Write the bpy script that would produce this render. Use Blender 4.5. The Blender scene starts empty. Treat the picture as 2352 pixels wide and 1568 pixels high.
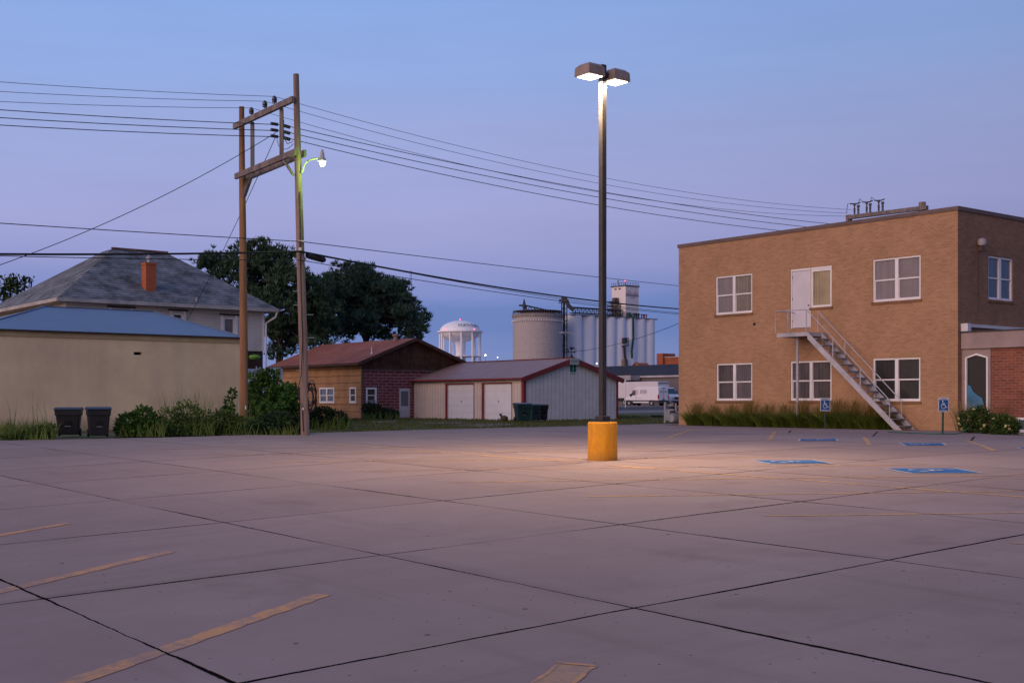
import bpy, bmesh, math, random
from mathutils import Vector, Matrix
random.seed(7)
S = bpy.context.scene
COL = S.collection
R = math.radians
# ---------------------------------------------------------------- measurement frame
# camera stands at the origin, 1.1 m above the level ground behind the lot, looking along +y.
F = 2784.0; CX = 1176.0; HY = 920.0; CZ = 1.1
TH = math.atan(2206/2784)
CT, ST = math.cos(TH), math.sin(TH)          # V = (CT,ST) runs right and away, U = (-ST,CT) runs left and away

def uv2w(u, v, z=0.0): return Vector((-ST*u + CT*v, CT*u + ST*v, z))
def w2uv(x, y): return (-ST*x + CT*y, CT*x + ST*y)
def gz(x, y):
    u, v = -ST*x + CT*y, CT*x + ST*y
    p = max(-6.0, min(40.0, -2.0 + .0127*u + .031*v)) + CZ
    q = min(.45, max(0.0, (y-75)*.0045))
    k = .12
    return -k*math.log(math.exp(-p/k) + math.exp(-q/k))
def guv(u, v):
    w = uv2w(u, v); return gz(w.x, w.y)
def at(px, py, t): return Vector(((px-CX)/F*t, t, CZ + (HY-py)/F*t))
def zz(py, t): return CZ + (HY-py)/F*t
def tv(px, v0):                               # depth and u where the sight line of a column meets the plane v = v0
    a = (px-CX)/F; t = v0/(a*CT + ST); return t, t*(-a*ST + CT)
def tu(px, u0):
    a = (px-CX)/F; t = u0/(-a*ST + CT); return t, t*(a*CT + ST)
def hit(px, py):
    t = 3.0
    while t < 420 and CZ + (HY-py)/F*t > gz((px-CX)/F*t, t): t *= 1.004
    lo, hi = t/1.004, t
    for _ in range(30):
        m = (lo+hi)/2
        if CZ + (HY-py)/F*m > gz((px-CX)/F*m, m): lo = m
        else: hi = m
    return Vector(((px-CX)/F*lo, lo, gz((px-CX)/F*lo, lo)))
def hituv(px, py):
    p = hit(px, py); return w2uv(p.x, p.y)

# ---------------------------------------------------------------- object helpers
def tag(o, label=None, cat=None, group=None, kind=None):
    if label: o['label'] = label
    if cat: o['category'] = cat
    if group: o['group'] = group
    if kind: o['kind'] = kind
    return o
def empty(name, loc, rz=0.0, label=None, cat=None, group=None):
    o = bpy.data.objects.new(name, None); COL.objects.link(o)
    o.location = loc; o.rotation_euler = (0, 0, rz); o.empty_display_size = .3
    return tag(o, label, cat, group)
def copy_tree(o, parent=None):
    c = o.copy(); COL.objects.link(c); c.parent = parent
    for ch in list(o.children): copy_tree(ch, c)
    return c

class MB:
    def __init__(s): s.v = []; s.f = []
    def add(s, vs, fs):
        n = len(s.v); s.v += [tuple(p) for p in vs]; s.f += [tuple(i+n for i in f) for f in fs]
    def quad(s, *p): s.add(p, [tuple(range(len(p)))])
    def hexa(s, c): s.add(c, [(0,3,2,1),(4,5,6,7),(0,1,5,4),(1,2,6,5),(2,3,7,6),(3,0,4,7)])
    def box(s, x0, x1, y0, y1, z0, z1, mp=None):
        c = [(x0,y0,z0),(x1,y0,z0),(x1,y1,z0),(x0,y1,z0),(x0,y0,z1),(x1,y0,z1),(x1,y1,z1),(x0,y1,z1)]
        if mp: c = [mp(*q) for q in c]
        s.hexa(c)
    def taper(s, x0, x1, y0, y1, z0, X0, X1, Y0, Y1, z1):
        s.hexa([(x0,y0,z0),(x1,y0,z0),(x1,y1,z0),(x0,y1,z0),(X0,Y0,z1),(X1,Y0,z1),(X1,Y1,z1),(X0,Y1,z1)])
    def prism(s, poly, a, b, mp):             # poly of (p,q), extruded from a to b; mp(p,q,e)
        n = len(poly)
        s.add([mp(p,q,a) for p,q in poly] + [mp(p,q,b) for p,q in poly],
              [tuple(range(n)), tuple(range(2*n-1, n-1, -1))] + [(i,(i+1)%n,n+(i+1)%n,n+i) for i in range(n)])
    def tube(s, pts, rad, n=8, cap=True):
        pts = [Vector(p) for p in pts]; m = len(pts)
        if not isinstance(rad, (list, tuple)): rad = [rad]*m
        base = len(s.v); prev = None
        for i, p in enumerate(pts):
            d = (pts[min(i+1, m-1)] - pts[max(i-1, 0)]).normalized()
            if prev is None:
                a = Vector((0,0,1)) if abs(d.z) < .9 else Vector((1,0,0))
                x = d.cross(a).normalized()
            else: x = (prev - d*prev.dot(d)).normalized()
            prev = x; y = d.cross(x)
            for k in range(n):
                q = p + (x*math.cos(2*math.pi*k/n) + y*math.sin(2*math.pi*k/n))*rad[i]
                s.v.append(tuple(q))
        for i in range(m-1):
            for k in range(n):
                a = base+i*n+k; b = base+i*n+(k+1)%n
                s.f.append((a, b, b+n, a+n))
        if cap:
            s.f.append(tuple(base+k for k in range(n))[::-1]); s.f.append(tuple(base+(m-1)*n+k for k in range(n)))
    def bar(s, p, q, w, h=None):              # square bar
        p, q = Vector(p), Vector(q); h = h or w
        d = (q-p).normalized(); a = Vector((0,0,1)) if abs(d.z) < .95 else Vector((0,1,0))
        x = d.cross(a).normalized()*w/2; y = x.cross(d).normalized()*h/2
        s.hexa([p-x-y, p+x-y, p+x+y, p-x+y, q-x-y, q+x-y, q+x+y, q-x+y])
    def lathe(s, prof, n=24, c=(0,0,0), ax='z'):
        base = len(s.v)
        for r, h in prof:
            for k in range(n):
                a = 2*math.pi*k/n; x, y = r*math.cos(a), r*math.sin(a)
                if ax == 'z': p = (c[0]+x, c[1]+y, c[2]+h)
                elif ax == 'y': p = (c[0]+x, c[1]+h, c[2]+y)
                else: p = (c[0]+h, c[1]+x, c[2]+y)
                s.v.append(p)
        for i in range(len(prof)-1):
            for k in range(n):
                a = base+i*n+k; b = base+i*n+(k+1)%n
                s.f.append((a, b, b+n, a+n))
        s.f.append(tuple(base+k for k in range(n))[::-1]); s.f.append(tuple(base+(len(prof)-1)*n+k for k in range(n)))
    def build(s, name, m, parent=None, smooth=False, bevel=0, recalc=True):
        me = bpy.data.meshes.new(name); me.from_pydata(s.v, [], s.f)
        if recalc:
            b = bmesh.new(); b.from_mesh(me); bmesh.ops.recalc_face_normals(b, faces=b.faces); b.to_mesh(me); b.free()
        me.materials.append(m)
        o = bpy.data.objects.new(name, me); COL.objects.link(o)
        if parent: o.parent = parent
        if smooth:
            me.polygons.foreach_set('use_smooth', [True]*len(me.polygons))
            try: me.set_sharp_from_angle(angle=R(38))
            except Exception: pass
        if bevel:
            md = o.modifiers.new('bevel', 'BEVEL'); md.width = bevel; md.segments = 2; md.limit_method = 'ANGLE'
        me.update()
        return o

def text_mb(txt, size, mp, thick=None):
    cu = bpy.data.curves.new('t', 'FONT'); cu.body = txt; cu.size = size; cu.align_x = 'CENTER'; cu.align_y = 'CENTER'
    cu.resolution_u = 2
    o = bpy.data.objects.new('t', cu); me = bpy.data.meshes.new_from_object(o)
    mb = MB(); mb.add([mp(v.co.x, v.co.y) for v in me.vertices], [tuple(p.vertices) for p in me.polygons])
    bpy.data.objects.remove(o); bpy.data.meshes.remove(me)
    return mb

def strokes(mb, pts, w, mp):                  # flat ribbon of constant width through 2-D points
    for i in range(len(pts)-1):
        a, b = Vector(pts[i]), Vector(pts[i+1]); d = (b-a).normalized()*w/2; n = Vector((-d.y, d.x))
        a2, b2 = a-d*.6, b+d*.6
        mb.quad(mp(*(a2+n)), mp(*(a2-n)), mp(*(b2-n)), mp(*(b2+n)))
def wheelchair(mb, mp):                       # access symbol in a unit square, centre (0,0)
    mp0 = mp; cnt = [0]
    def fl(x, y): return mp0(x, y)
    mb.quad(*[fl(-.12+.085*math.cos(k*math.pi/5), .42+.085*math.sin(k*math.pi/5)) for k in range(10)])
    strokes(mb, [(-.12,.30),(-.09,-.02),(.17,-.02),(.29,-.34),(.42,-.29)], .085, fl)
    strokes(mb, [(-.10,.14),(.14,.14)], .075, fl)
    arc = [(-.03+.27*math.cos(R(a)), -.17+.27*math.sin(R(a))) for a in range(115, 345, 15)]
    strokes(mb, arc, .075, fl)

# ---------------------------------------------------------------- materials
MATS = {}
def nmat(name):
    m = bpy.data.materials.new(name); m.use_nodes = True
    nt = m.node_tree; b = nt.nodes['Principled BSDF']
    return m, nt, b
def nd(nt, t, **k):
    n = nt.nodes.new(t)
    for a, v in k.items(): setattr(n, a, v)
    return n
def lk(nt, a, b): nt.links.new(a, b)
def mathn(nt, op, a, b=None, c=None, clamp=False):
    n = nd(nt, 'ShaderNodeMath', operation=op, use_clamp=clamp)
    for i, x in enumerate((a, b, c)):
        if x is None: continue
        if isinstance(x, (int, float)): n.inputs[i].default_value = x
        else: lk(nt, x, n.inputs[i])
    return n.outputs[0]
def mixc(nt, fac, a, b, bt='MIX'):
    n = nd(nt, 'ShaderNodeMix', data_type='RGBA', blend_type=bt)
    for i, x in ((0, fac), (6, a), (7, b)):
        if isinstance(x, (int, float)): n.inputs[i].default_value = x
        elif isinstance(x, tuple): n.inputs[i].default_value = (*x, 1)
        else: lk(nt, x, n.inputs[i])
    return n.outputs[2]
def noise(nt, vec, scale, detail=4, rough=.55):
    n = nd(nt, 'ShaderNodeTexNoise'); n.inputs['Scale'].default_value = scale; n.inputs['Detail'].default_value = detail
    n.inputs['Roughness'].default_value = rough
    if vec is not None: lk(nt, vec, n.inputs['Vector'])
    return n.outputs[0]
def ramp(nt, fac, stops):
    n = nd(nt, 'ShaderNodeValToRGB'); e = n.color_ramp.elements
    while len(e) < len(stops): e.new(.5)
    for i, (p, c) in enumerate(stops):
        e[i].position = p; e[i].color = (c, c, c, 1) if isinstance(c, (int, float)) else (*c, 1)
    lk(nt, fac, n.inputs[0]); return n.outputs[0]
def coords(nt, mode='Object', scale=(1,1,1)):
    t = nd(nt, 'ShaderNodeTexCoord'); mp = nd(nt, 'ShaderNodeMapping'); mp.inputs['Scale'].default_value = scale
    lk(nt, t.outputs[mode], mp.inputs[0]); return mp.outputs[0]
def bumpn(nt, b, h, strength=.3, dist=.02):
    n = nd(nt, 'ShaderNodeBump'); n.inputs['Strength'].default_value = strength; n.inputs['Distance'].default_value = dist
    lk(nt, h, n.inputs['Height']); lk(nt, n.outputs[0], b.inputs['Normal'])
def M(name, c, rough=.7, var=.25, scale=2.5, metal=0.0, stretch=(1,1,1), spec=.3, bump=0):
    if name in MATS: return MATS[name]
    m, nt, b = nmat(name); v = coords(nt, 'Object', stretch)
    n = noise(nt, v, scale, 6, .65); n2 = noise(nt, v, scale*.23, 3)
    d = tuple(x*(1-var) for x in c); l = tuple(min(1, x*(1+var)) for x in c)
    k = mathn(nt, 'MULTIPLY_ADD', n2, .5, mathn(nt, 'MULTIPLY', n, .5))
    f = ramp(nt, k, [(.36, 0.0), (.64, 1.0)])
    lk(nt, mixc(nt, f, d, l), b.inputs['Base Color'])
    b.inputs['Roughness'].default_value = rough; b.inputs['Metallic'].default_value = metal
    b.inputs['Specular IOR Level'].default_value = spec
    if bump: bumpn(nt, b, n, bump)
    MATS[name] = m; return m
def emis(name, c, strength):
    m, nt, b = nmat(name); b.inputs['Base Color'].default_value = (*c, 1)
    b.inputs['Emission Color'].default_value = (*c, 1); b.inputs['Emission Strength'].default_value = strength
    return m
def glassy(name, c, rough=.08, mirror=.12, tint=(1,1,1), var=.3):
    m, nt, b = nmat(name); v = coords(nt)
    f = noise(nt, v, 1.7, 2)
    st = coords(nt, 'Object', (14, 14, .3)); f2 = noise(nt, st, 1.0, 2)
    col = mixc(nt, ramp(nt, mathn(nt, 'MULTIPLY_ADD', f2, .6, mathn(nt, 'MULTIPLY', f, .4)), [(.4, 0.), (.6, 1.)]), tuple(x*(1-var) for x in c), tuple(x*(1+var) for x in c))
    lk(nt, col, b.inputs['Base Color']); b.inputs['Roughness'].default_value = .5
    g = nd(nt, 'ShaderNodeBsdfGlossy'); g.inputs['Color'].default_value = (*tint, 1); g.inputs['Roughness'].default_value = rough
    bm = nd(nt, 'ShaderNodeBump'); bm.inputs['Strength'].default_value = .08; bm.inputs['Distance'].default_value = .02
    lk(nt, noise(nt, v, 1.2, 2), bm.inputs['Height']); lk(nt, bm.outputs[0], g.inputs['Normal'])
    mx = nd(nt, 'ShaderNodeMixShader')
    lw = nd(nt, 'ShaderNodeLayerWeight'); lw.inputs[0].default_value = .35
    lk(nt, mathn(nt, 'MULTIPLY_ADD', lw.outputs[0], .22, mirror*.7, clamp=True), mx.inputs[0])
    lk(nt, b.outputs[0], mx.inputs[1]); lk(nt, g.outputs[0], mx.inputs[2])
    lk(nt, mx.outputs[0], nt.nodes['Material Output'].inputs[0]); return m
def brick(name, c1, c2, mortar, bw=.22, bh=.075, ms=.012, streak=.35, ax='sum'):
    m, nt, b = nmat(name); t = nd(nt, 'ShaderNodeTexCoord'); sp = nd(nt, 'ShaderNodeSeparateXYZ'); lk(nt, t.outputs['Object'], sp.inputs[0])
    cb = nd(nt, 'ShaderNodeCombineXYZ'); lk(nt, mathn(nt, 'ADD', sp.outputs[0], sp.outputs[1]), cb.inputs[0]); lk(nt, sp.outputs[2], cb.inputs[1])
    bt = nd(nt, 'ShaderNodeTexBrick'); lk(nt, cb.outputs[0], bt.inputs['Vector'])
    bt.inputs['Color1'].default_value = (*c1, 1); bt.inputs['Color2'].default_value = (*c2, 1); bt.inputs['Mortar'].default_value = (*mortar, 1)
    bt.inputs['Scale'].default_value = 1; bt.inputs['Mortar Size'].default_value = ms; bt.inputs['Brick Width'].default_value = bw; bt.inputs['Row Height'].default_value = bh
    bt.inputs['Bias'].default_value = -.1
    big = noise(nt, t.outputs['Object'], .7, 5, .6)
    mp = coords(nt, 'Object', (2.2, 2.2, 9)); rows = noise(nt, mp, 1.0, 4, .7)
    k = ramp(nt, mathn(nt, 'MULTIPLY_ADD', rows, .55, mathn(nt, 'MULTIPLY', big, .45)), [(.36, 1-streak), (.58, 1.06)])
    lk(nt, mixc(nt, 1.0, bt.outputs[0], k, 'MULTIPLY'), b.inputs['Base Color'])
    b.inputs['Roughness'].default_value = .85; b.inputs['Specular IOR Level'].default_value = .2
    bumpn(nt, b, bt.outputs['Fac'], -.35, .01)
    return m
def banded(name, c, dark, axis, period, duty=.12, var=.2, rough=.7, wob=0.0, metal=0):
    # thin dark lines every `period` along an axis: siding laps, ribbed sheet, shingle courses
    m, nt, b = nmat(name); t = nd(nt, 'ShaderNodeTexCoord'); sp = nd(nt, 'ShaderNodeSeparateXYZ'); lk(nt, t.outputs['Object'], sp.inputs[0])
    s = sp.outputs['XYZ'.index(axis)] if axis in 'XYZ' else mathn(nt, 'ADD', sp.outputs[0], sp.outputs[1])
    if wob: s = mathn(nt, 'MULTIPLY_ADD', noise(nt, t.outputs['Object'], 1.1, 3), wob, s)
    fr = mathn(nt, 'FRACT', mathn(nt, 'DIVIDE', s, period))
    line = ramp(nt, fr, [(0, 1.0), (duty, .0), (1-duty*.3, .0), (1, 1.0)])
    n = noise(nt, t.outputs['Object'], 1.3, 6, .7)
    base = mixc(nt, ramp(nt, n, [(.35, 0.), (.65, 1.)]), tuple(x*(1-var) for x in c), tuple(x*(1+var) for x in c))
    lk(nt, mixc(nt, line, base, dark), b.inputs['Base Color'])
    b.inputs['Roughness'].default_value = rough; b.inputs['Metallic'].default_value = metal; b.inputs['Specular IOR Level'].default_value = .25
    bumpn(nt, b, fr, .4, .02)
    return m
def leafm(name, dark, light, rough=.75):
    m, nt, b = nmat(name); g = nd(nt, 'ShaderNodeNewGeometry'); t = nd(nt, 'ShaderNodeTexCoord')
    n = noise(nt, t.outputs['Object'], .55, 3)
    f = mathn(nt, 'MULTIPLY_ADD', g.outputs['Random Per Island'], .55, mathn(nt, 'MULTIPLY_ADD', n, 1.6, -.55), clamp=True)
    lk(nt, mixc(nt, f, dark, light), b.inputs['Base Color']); b.inputs['Roughness'].default_value = rough
    b.inputs['Specular IOR Level'].default_value = .15
    return m

white = M('white_paint', (.78,.74,.76), .5, .1, 3)
white_metal = M('white_metal', (.60,.57,.60), .4, .15, 4)
dark_metal = M('dark_bronze_metal', (.035,.03,.03), .45, .3, 5, spec=.4)
black_plastic = M('black_plastic', (.018,.018,.022), .5, .4, 5)
wire_m = M('black_cable', (.012,.012,.016), .6, .3, 2)
wood_grey = M('weathered_timber', (.19,.155,.155), .85, .45, 4, stretch=(4,4,.5), bump=.4)
wood_pole = M('creosote_pole', (.235,.165,.145), .85, .45, 5, stretch=(7,7,.35), bump=.5)
wood_pole2 = M('brown_pole', (.27,.135,.075), .85, .4, 5, stretch=(7,7,.35), bump=.5)
porcelain = M('dark_porcelain', (.04,.03,.035), .25, .2, 5, spec=.6)
grey_metal = M('galvanised_metal', (.30,.30,.33), .5, .2, 4, metal=.2)
pane_blind = glassy('pane_with_blind', (.185,.155,.165), .1, .04, (.8,.8,.9), .12)
pane_dark = glassy('dark_pane', (.012,.010,.011), .05, .008, (.8,.8,.9), .3)
pane_curtain = glassy('pane_with_curtain', (.070,.055,.060), .08, .04, (.8,.8,.9), .4)
pane_gold = glassy('gold_reflection_pane', (.20,.155,.085), .1, .22, (1,.85,.55), .35)  # golden sky reflection painted into the base colour and gloss tint
pane_blue = glassy('blue_grey_pane', (.07,.10,.14), .08, .10, (.8,.9,1), .3)

# concrete of the lot ------------------------------------------------
def lot_material(paint=None, strength=1.0):
    m, nt, b = nmat('lot_concrete' if not paint else 'worn_yellow_paint')
    t = nd(nt, 'ShaderNodeTexCoord'); P = t.outputs['Object']; sp = nd(nt, 'ShaderNodeSeparateXYZ'); lk(nt, P, sp.inputs[0])
    wob = noise(nt, P, 2.2, 6, .7); fine = noise(nt, P, 14, 6, .75)
    big = noise(nt, P, .16, 4, .55); mid = noise(nt, P, 1.1, 6, .68)
    tone = mathn(nt, 'MULTIPLY_ADD', big, .55, mathn(nt, 'MULTIPLY_ADD', mid, .33, mathn(nt, 'MULTIPLY', fine, .12)))
    col = mixc(nt, ramp(nt, tone, [(.36, 0.), (.64, 1.)]), (.290,.205,.188), (.360,.262,.242))
    # slightly different slabs
    ci = mathn(nt, 'FLOOR', mathn(nt, 'DIVIDE', mathn(nt, 'SUBTRACT', sp.outputs[0], 3.43), 3.52)); cj = mathn(nt, 'FLOOR', mathn(nt, 'DIVIDE', mathn(nt, 'SUBTRACT', sp.outputs[1], 7.16), 3.86))
    cb = nd(nt, 'ShaderNodeCombineXYZ'); lk(nt, ci, cb.inputs[0]); lk(nt, cj, cb.inputs[1])
    wn = nd(nt, 'ShaderNodeTexWhiteNoise'); lk(nt, cb.outputs[0], wn.inputs['Vector'])
    col = mixc(nt, 1.0, col, ramp(nt, wn.outputs['Value'], [(0, .91), (1, 1.03)]), 'MULTIPLY')
    # oil stains and specks
    st = noise(nt, P, .75, 3, .5); col = mixc(nt, ramp(nt, st, [(.62, 0.), (.78, .4)]), col, (.14,.10,.09))
    vo = nd(nt, 'ShaderNodeTexVoronoi', voronoi_dimensions='2D'); vo.inputs['Scale'].default_value = 1.0; lk(nt, P, vo.inputs['Vector'])
    vs_ = nd(nt, 'ShaderNodeSeparateColor'); lk(nt, vo.outputs['Color'], vs_.inputs[0])
    spk = mathn(nt, 'MULTIPLY', mathn(nt, 'LESS_THAN', mathn(nt, 'MULTIPLY_ADD', wob, .05, vo.outputs['Distance']), mathn(nt, 'MULTIPLY_ADD', vs_.outputs[1], .018, .030)), mathn(nt, 'LESS_THAN', vs_.outputs[0], .42))
    vo2 = nd(nt, 'ShaderNodeTexVoronoi', voronoi_dimensions='2D'); vo2.inputs['Scale'].default_value = 3.1; lk(nt, P, vo2.inputs['Vector'])
    spk2 = mathn(nt, 'MULTIPLY', mathn(nt, 'LESS_THAN', vo2.outputs['Distance'], .034), mathn(nt, 'GREATER_THAN', mid, .55))
    col = mixc(nt, mathn(nt, 'MULTIPLY', mathn(nt, 'MAXIMUM', spk, spk2), .8), col, (.03,.022,.02))
    tm = nd(nt, 'ShaderNodeMapping'); tm.inputs['Rotation'].default_value = (0,0,.5); tm.inputs['Scale'].default_value = (.12, 1.6, 1); lk(nt, P, tm.inputs[0])
    tyre_n = noise(nt, tm.outputs[0], 1.0, 4, .7); tm2 = nd(nt, 'ShaderNodeMapping'); tm2.inputs['Rotation'].default_value = (0,0,-.7); tm2.inputs['Scale'].default_value = (1.9, .14, 1); lk(nt, P, tm2.inputs[0])
    tyre2 = noise(nt, tm2.outputs[0], 1.0, 4, .7)
    col = mixc(nt, 1.0, col, ramp(nt, mathn(nt, 'MAXIMUM', tyre_n, tyre2), [(.57, 1.0), (.78, .84)]), 'MULTIPLY')
    pale = noise(nt, P, .42, 5, .7); col = mixc(nt, ramp(nt, pale, [(.52, 0.), (.74, .35)]), col, (.40,.31,.28))
    # joints: axis u (object y) every 3.86 from 7.16; axis v (object x) every 3.52 from 3.43
    def joint(s, o, per, wmin, wmax, sc):
        w = mathn(nt, 'MULTIPLY_ADD', noise(nt, P, sc, 5, .75), .055, mathn(nt, 'ADD', s, -o-.0275))
        w = mathn(nt, 'MULTIPLY_ADD', noise(nt, P, .35, 1), .05, mathn(nt, 'ADD', w, -.025))
        d = mathn(nt, 'ABSOLUTE', mathn(nt, 'SUBTRACT', mathn(nt, 'FRACT', mathn(nt, 'ADD', mathn(nt, 'DIVIDE', w, per), .5)), .5))
        d = mathn(nt, 'MULTIPLY', d, per)
        wid = mathn(nt, 'MULTIPLY_ADD', ramp(nt, noise(nt, P, .28, 2), [(.35, 0.), (.65, 1.)]), wmax-wmin, wmin)
        wid = mathn(nt, 'MULTIPLY', wid, mathn(nt, 'MULTIPLY_ADD', noise(nt, P, 3.3, 4, .8), 1.5, .22))
        lo = mathn(nt, 'MULTIPLY', wid, .6)
        mr = nd(nt, 'ShaderNodeMapRange'); lk(nt, d, mr.inputs[0]); lk(nt, lo, mr.inputs[1]); lk(nt, wid, mr.inputs[2]); mr.inputs[3].default_value = 1; mr.inputs[4].default_value = 0
        return mr.outputs[0]
    j = mathn(nt, 'MAXIMUM', joint(sp.outputs[1], 7.16, 3.86, .006, .034, 1.3), joint(sp.outputs[0], 3.43, 3.52, .004, .031, 1.7))
    if paint:
        wear = noise(nt, P, 9, 8, .8); wear2 = noise(nt, P, 1.4, 3, .6)
        f = ramp(nt, mathn(nt, 'MULTIPLY_ADD', wear, .65, mathn(nt, 'MULTIPLY', wear2, .35)), [(.43, .10), (.56, .95)])
        f = mathn(nt, 'MULTIPLY', f, strength)
        col = mixc(nt, f, col, paint)
    col = mixc(nt, mathn(nt, 'MULTIPLY', j, .98), col, (.004,.003,.004))
    lk(nt, col, b.inputs['Base Color']); b.inputs['Roughness'].default_value = .88; lk(nt, mathn(nt, 'MULTIPLY_ADD', j, -.16, .16, clamp=True), b.inputs['Specular IOR Level'])
    bumpn(nt, b, mathn(nt, 'MULTIPLY_ADD', j, -1.2, mathn(nt, 'MULTIPLY', fine, .35)), .35, .01)
    return m
lot_m = lot_material(); yellow_worn = lot_material((.66,.33,.14), .95); yellow_faint = lot_material((.72,.38,.12), .85)
white_worn = M('white_marking_paint', (.46,.42,.43), .7, .25, 9); blue_worn = M('blue_marking_paint', (.012,.125,.36), .7, .22, 9)

# ---------------------------------------------------------------- ground sheets
UVROT = TH
def sheet(name, poly, step, dz, m, parent=None, edge=0.0, kind='structure'):
    bm = bmesh.new(); vs = [bm.verts.new((v, u, 0)) for u, v in poly]; bm.faces.new(vs)
    us = [p[0] for p in poly]; vv = [p[1] for p in poly]
    def cuts(lo, hi): return [k*step for k in range(int(math.ceil(lo/step)), int(math.floor(hi/step))+1)]
    for c in cuts(min(us), max(us)): bmesh.ops.bisect_plane(bm, geom=bm.verts[:]+bm.edges[:]+bm.faces[:], plane_co=(0,c,0), plane_no=(0,1,0))
    for c in cuts(min(vv), max(vv)): bmesh.ops.bisect_plane(bm, geom=bm.verts[:]+bm.edges[:]+bm.faces[:], plane_co=(c,0,0), plane_no=(1,0,0))
    for v in bm.verts: v.co.z = guv(v.co.y, v.co.x) + dz
    if edge:
        be = [e for e in bm.edges if e.is_boundary]
        r = bmesh.ops.extrude_edge_only(bm, edges=be)
        for v in [g for g in r['geom'] if isinstance(g, bmesh.types.BMVert)]: v.co.z -= edge
    bmesh.ops.recalc_face_normals(bm, faces=bm.faces)
    me = bpy.data.meshes.new(name); bm.to_mesh(me); bm.free(); me.materials.append(m)
    o = bpy.data.objects.new(name, me); COL.objects.link(o)
    if parent: o.parent = parent
    else:
        o.rotation_euler = (0, 0, TH)
        if kind: o['kind'] = kind
    return o

dirt = M('dry_soil', (.17,.13,.10), .95, .35, 1.5)
lawn_m = M('mown_turf', (.075,.085,.034), .95, .45, 1.1)
asph = M('asphalt', (.055,.05,.055), .9, .25, 1.5)
pale_conc = M('pale_concrete', (.22,.165,.15), .9, .2, 1.2)
# wide ground
xs = [-3000,-1500,-800,-400,-200,-120]+list(range(-80,141,5))+[160,200,300,420,650,1000,1800,3000]
gm = MB()
for y in xs:
    for x in xs:
        w = uv2w(y, x); gm.v.append((x, y, gz(w.x, w.y) - (.16 if (-70 < x < 140 and -70 < y < 140) else .5)))
n = len(xs)
gm.f = [(j*n+i, j*n+i+1, (j+1)*n+i+1, (j+1)*n+i) for j in range(n-1) for i in range(n-1)]
g = gm.build('ground', dirt); g.rotation_euler = (0,0,TH); g['kind'] = 'structure'

LOT = [(-14,-40),(39.6,-40),(39.2,10.8),(37.2,15.5),(37.3,20),(38.9,27),(40.0,36),(41.6,42.4),(41.8,46),(39.95,46),(39.95,40.0),(24.6,40.0),(21.2,37.0),(14,34.2),(-14,33)]
lot = sheet('parking_lot', LOT, 1.0, 0.0, lot_m, edge=.14)
LAWN = [(41.65,42.4),(40.05,36),(38.95,27),(37.35,20),(37.25,15.5),(39.25,10.8),(39.6,-10),(58,-10),(75,20),(84,44),(84,95),(72,95),(41.9,60)]
lawn = sheet('lawn', LAWN, 2.0, -.035, lawn_m)
sheet('planting_bed', [(24.62,40.03),(39.9,40.03),(39.9,42),(24.62,42)], 1.0, -.02, dirt)
sheet('planting_bed', [(24.6,41.9),(24.6,40.03),(21.2,37.03),(14,34.25),(14,41.9)], 1.0, -.03, dirt)
sheet('pavement', [(73,45),(87,45),(87,150),(73,150)], 2.0, -.02, pale_conc)
sheet('street', [(87.1,-60),(112,-60),(112,200),(87.1,200)], 2.0, -.05, asph)
sheet('pavement', [(112.1,-60),(135,-60),(135,200),(112.1,200)], 2.0, -.02, pale_conc)

def marking(name, quad, dz, m, parent=lot): return sheet(name, quad, .5, dz, m, parent)
rl_ = random.Random(12)
def line_uv(a, b, w=.11, m=None, name='painted_line', dz=.0042, rag=.014):
    a, b = Vector(a), Vector(b); L_ = (b-a).length; d = (b-a)/L_; n_ = Vector((-d.y, d.x)); k = max(2, int(L_/.13)); mb = MB()
    for i in range(k+1):
        c = a+d*(L_*i/k)
        for sg in (-1, 1):
            q = c+n_*(sg*w/2+rl_.uniform(-rag, rag)) + (d*rl_.uniform(-.05,.05) if i in (0, k) else Vector((0,0))); mb.v.append((q.y, q.x, guv(q.x, q.y)+dz))
    mb.f = [(2*i, 2*i+1, 2*i+3, 2*i+2) for i in range(k)]
    return mb.build(name, m or yellow_worn, lot)
# near row of stall lines
for k in range(-1, 9):
    u0 = 9.49+3.42*k
    if k == -1:
        a, b = Vector((u0, 5.37)), Vector((u0-.62, 4.3)); d = (b-a).normalized(); n_ = Vector((-d.y, d.x))
        line_uv(a, b, .25, lot_material((.62,.34,.15), .55), dz=.002)
        for off in (-.12, .12): line_uv(a+n_*off, b+n_*off, .03, None, dz=.004)
        line_uv(a-n_*.13, a+n_*.13, .035, None, dz=.006)
    else: line_uv((u0, 5.4), (u0-2.3, 1.4), .17 if k < 2 else .13)
# double row in the middle, with its centre line
for k in range(-2, 7):
    u0 = 10.3+3.4*k
    line_uv((u0, 12.33), (u0-7.1, 20.9), .09, yellow_faint)
line_uv((2, 16.6), (17.9, 16.62), .11, yellow_faint); line_uv((18.8, 16.65), (31, 16.9), .11, yellow_faint)
# worn lines in front of the building
def px2(x, y): return ((1800+x/3.36)*.9408, (1050+y/3.36)*.9408)
for a, b in (((310,8),(262,84)), ((1040,52),(1085,118)), ((1880,80),(2110,165))):
    line_uv(hituv(*px2(*a)), hituv(*px2(*b)), .13, yellow_faint)
line_uv(hituv(1590,985), hituv(1535,1005), .13, yellow_faint)
for a, b in (((1112,46),(1150,10)), ((1915,84),(1945,50)), ((425,18),(436,0))):
    line_uv(hituv(*px2(*a)), hituv(*px2(*b)), .06, wire_m, 'crack')
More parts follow.
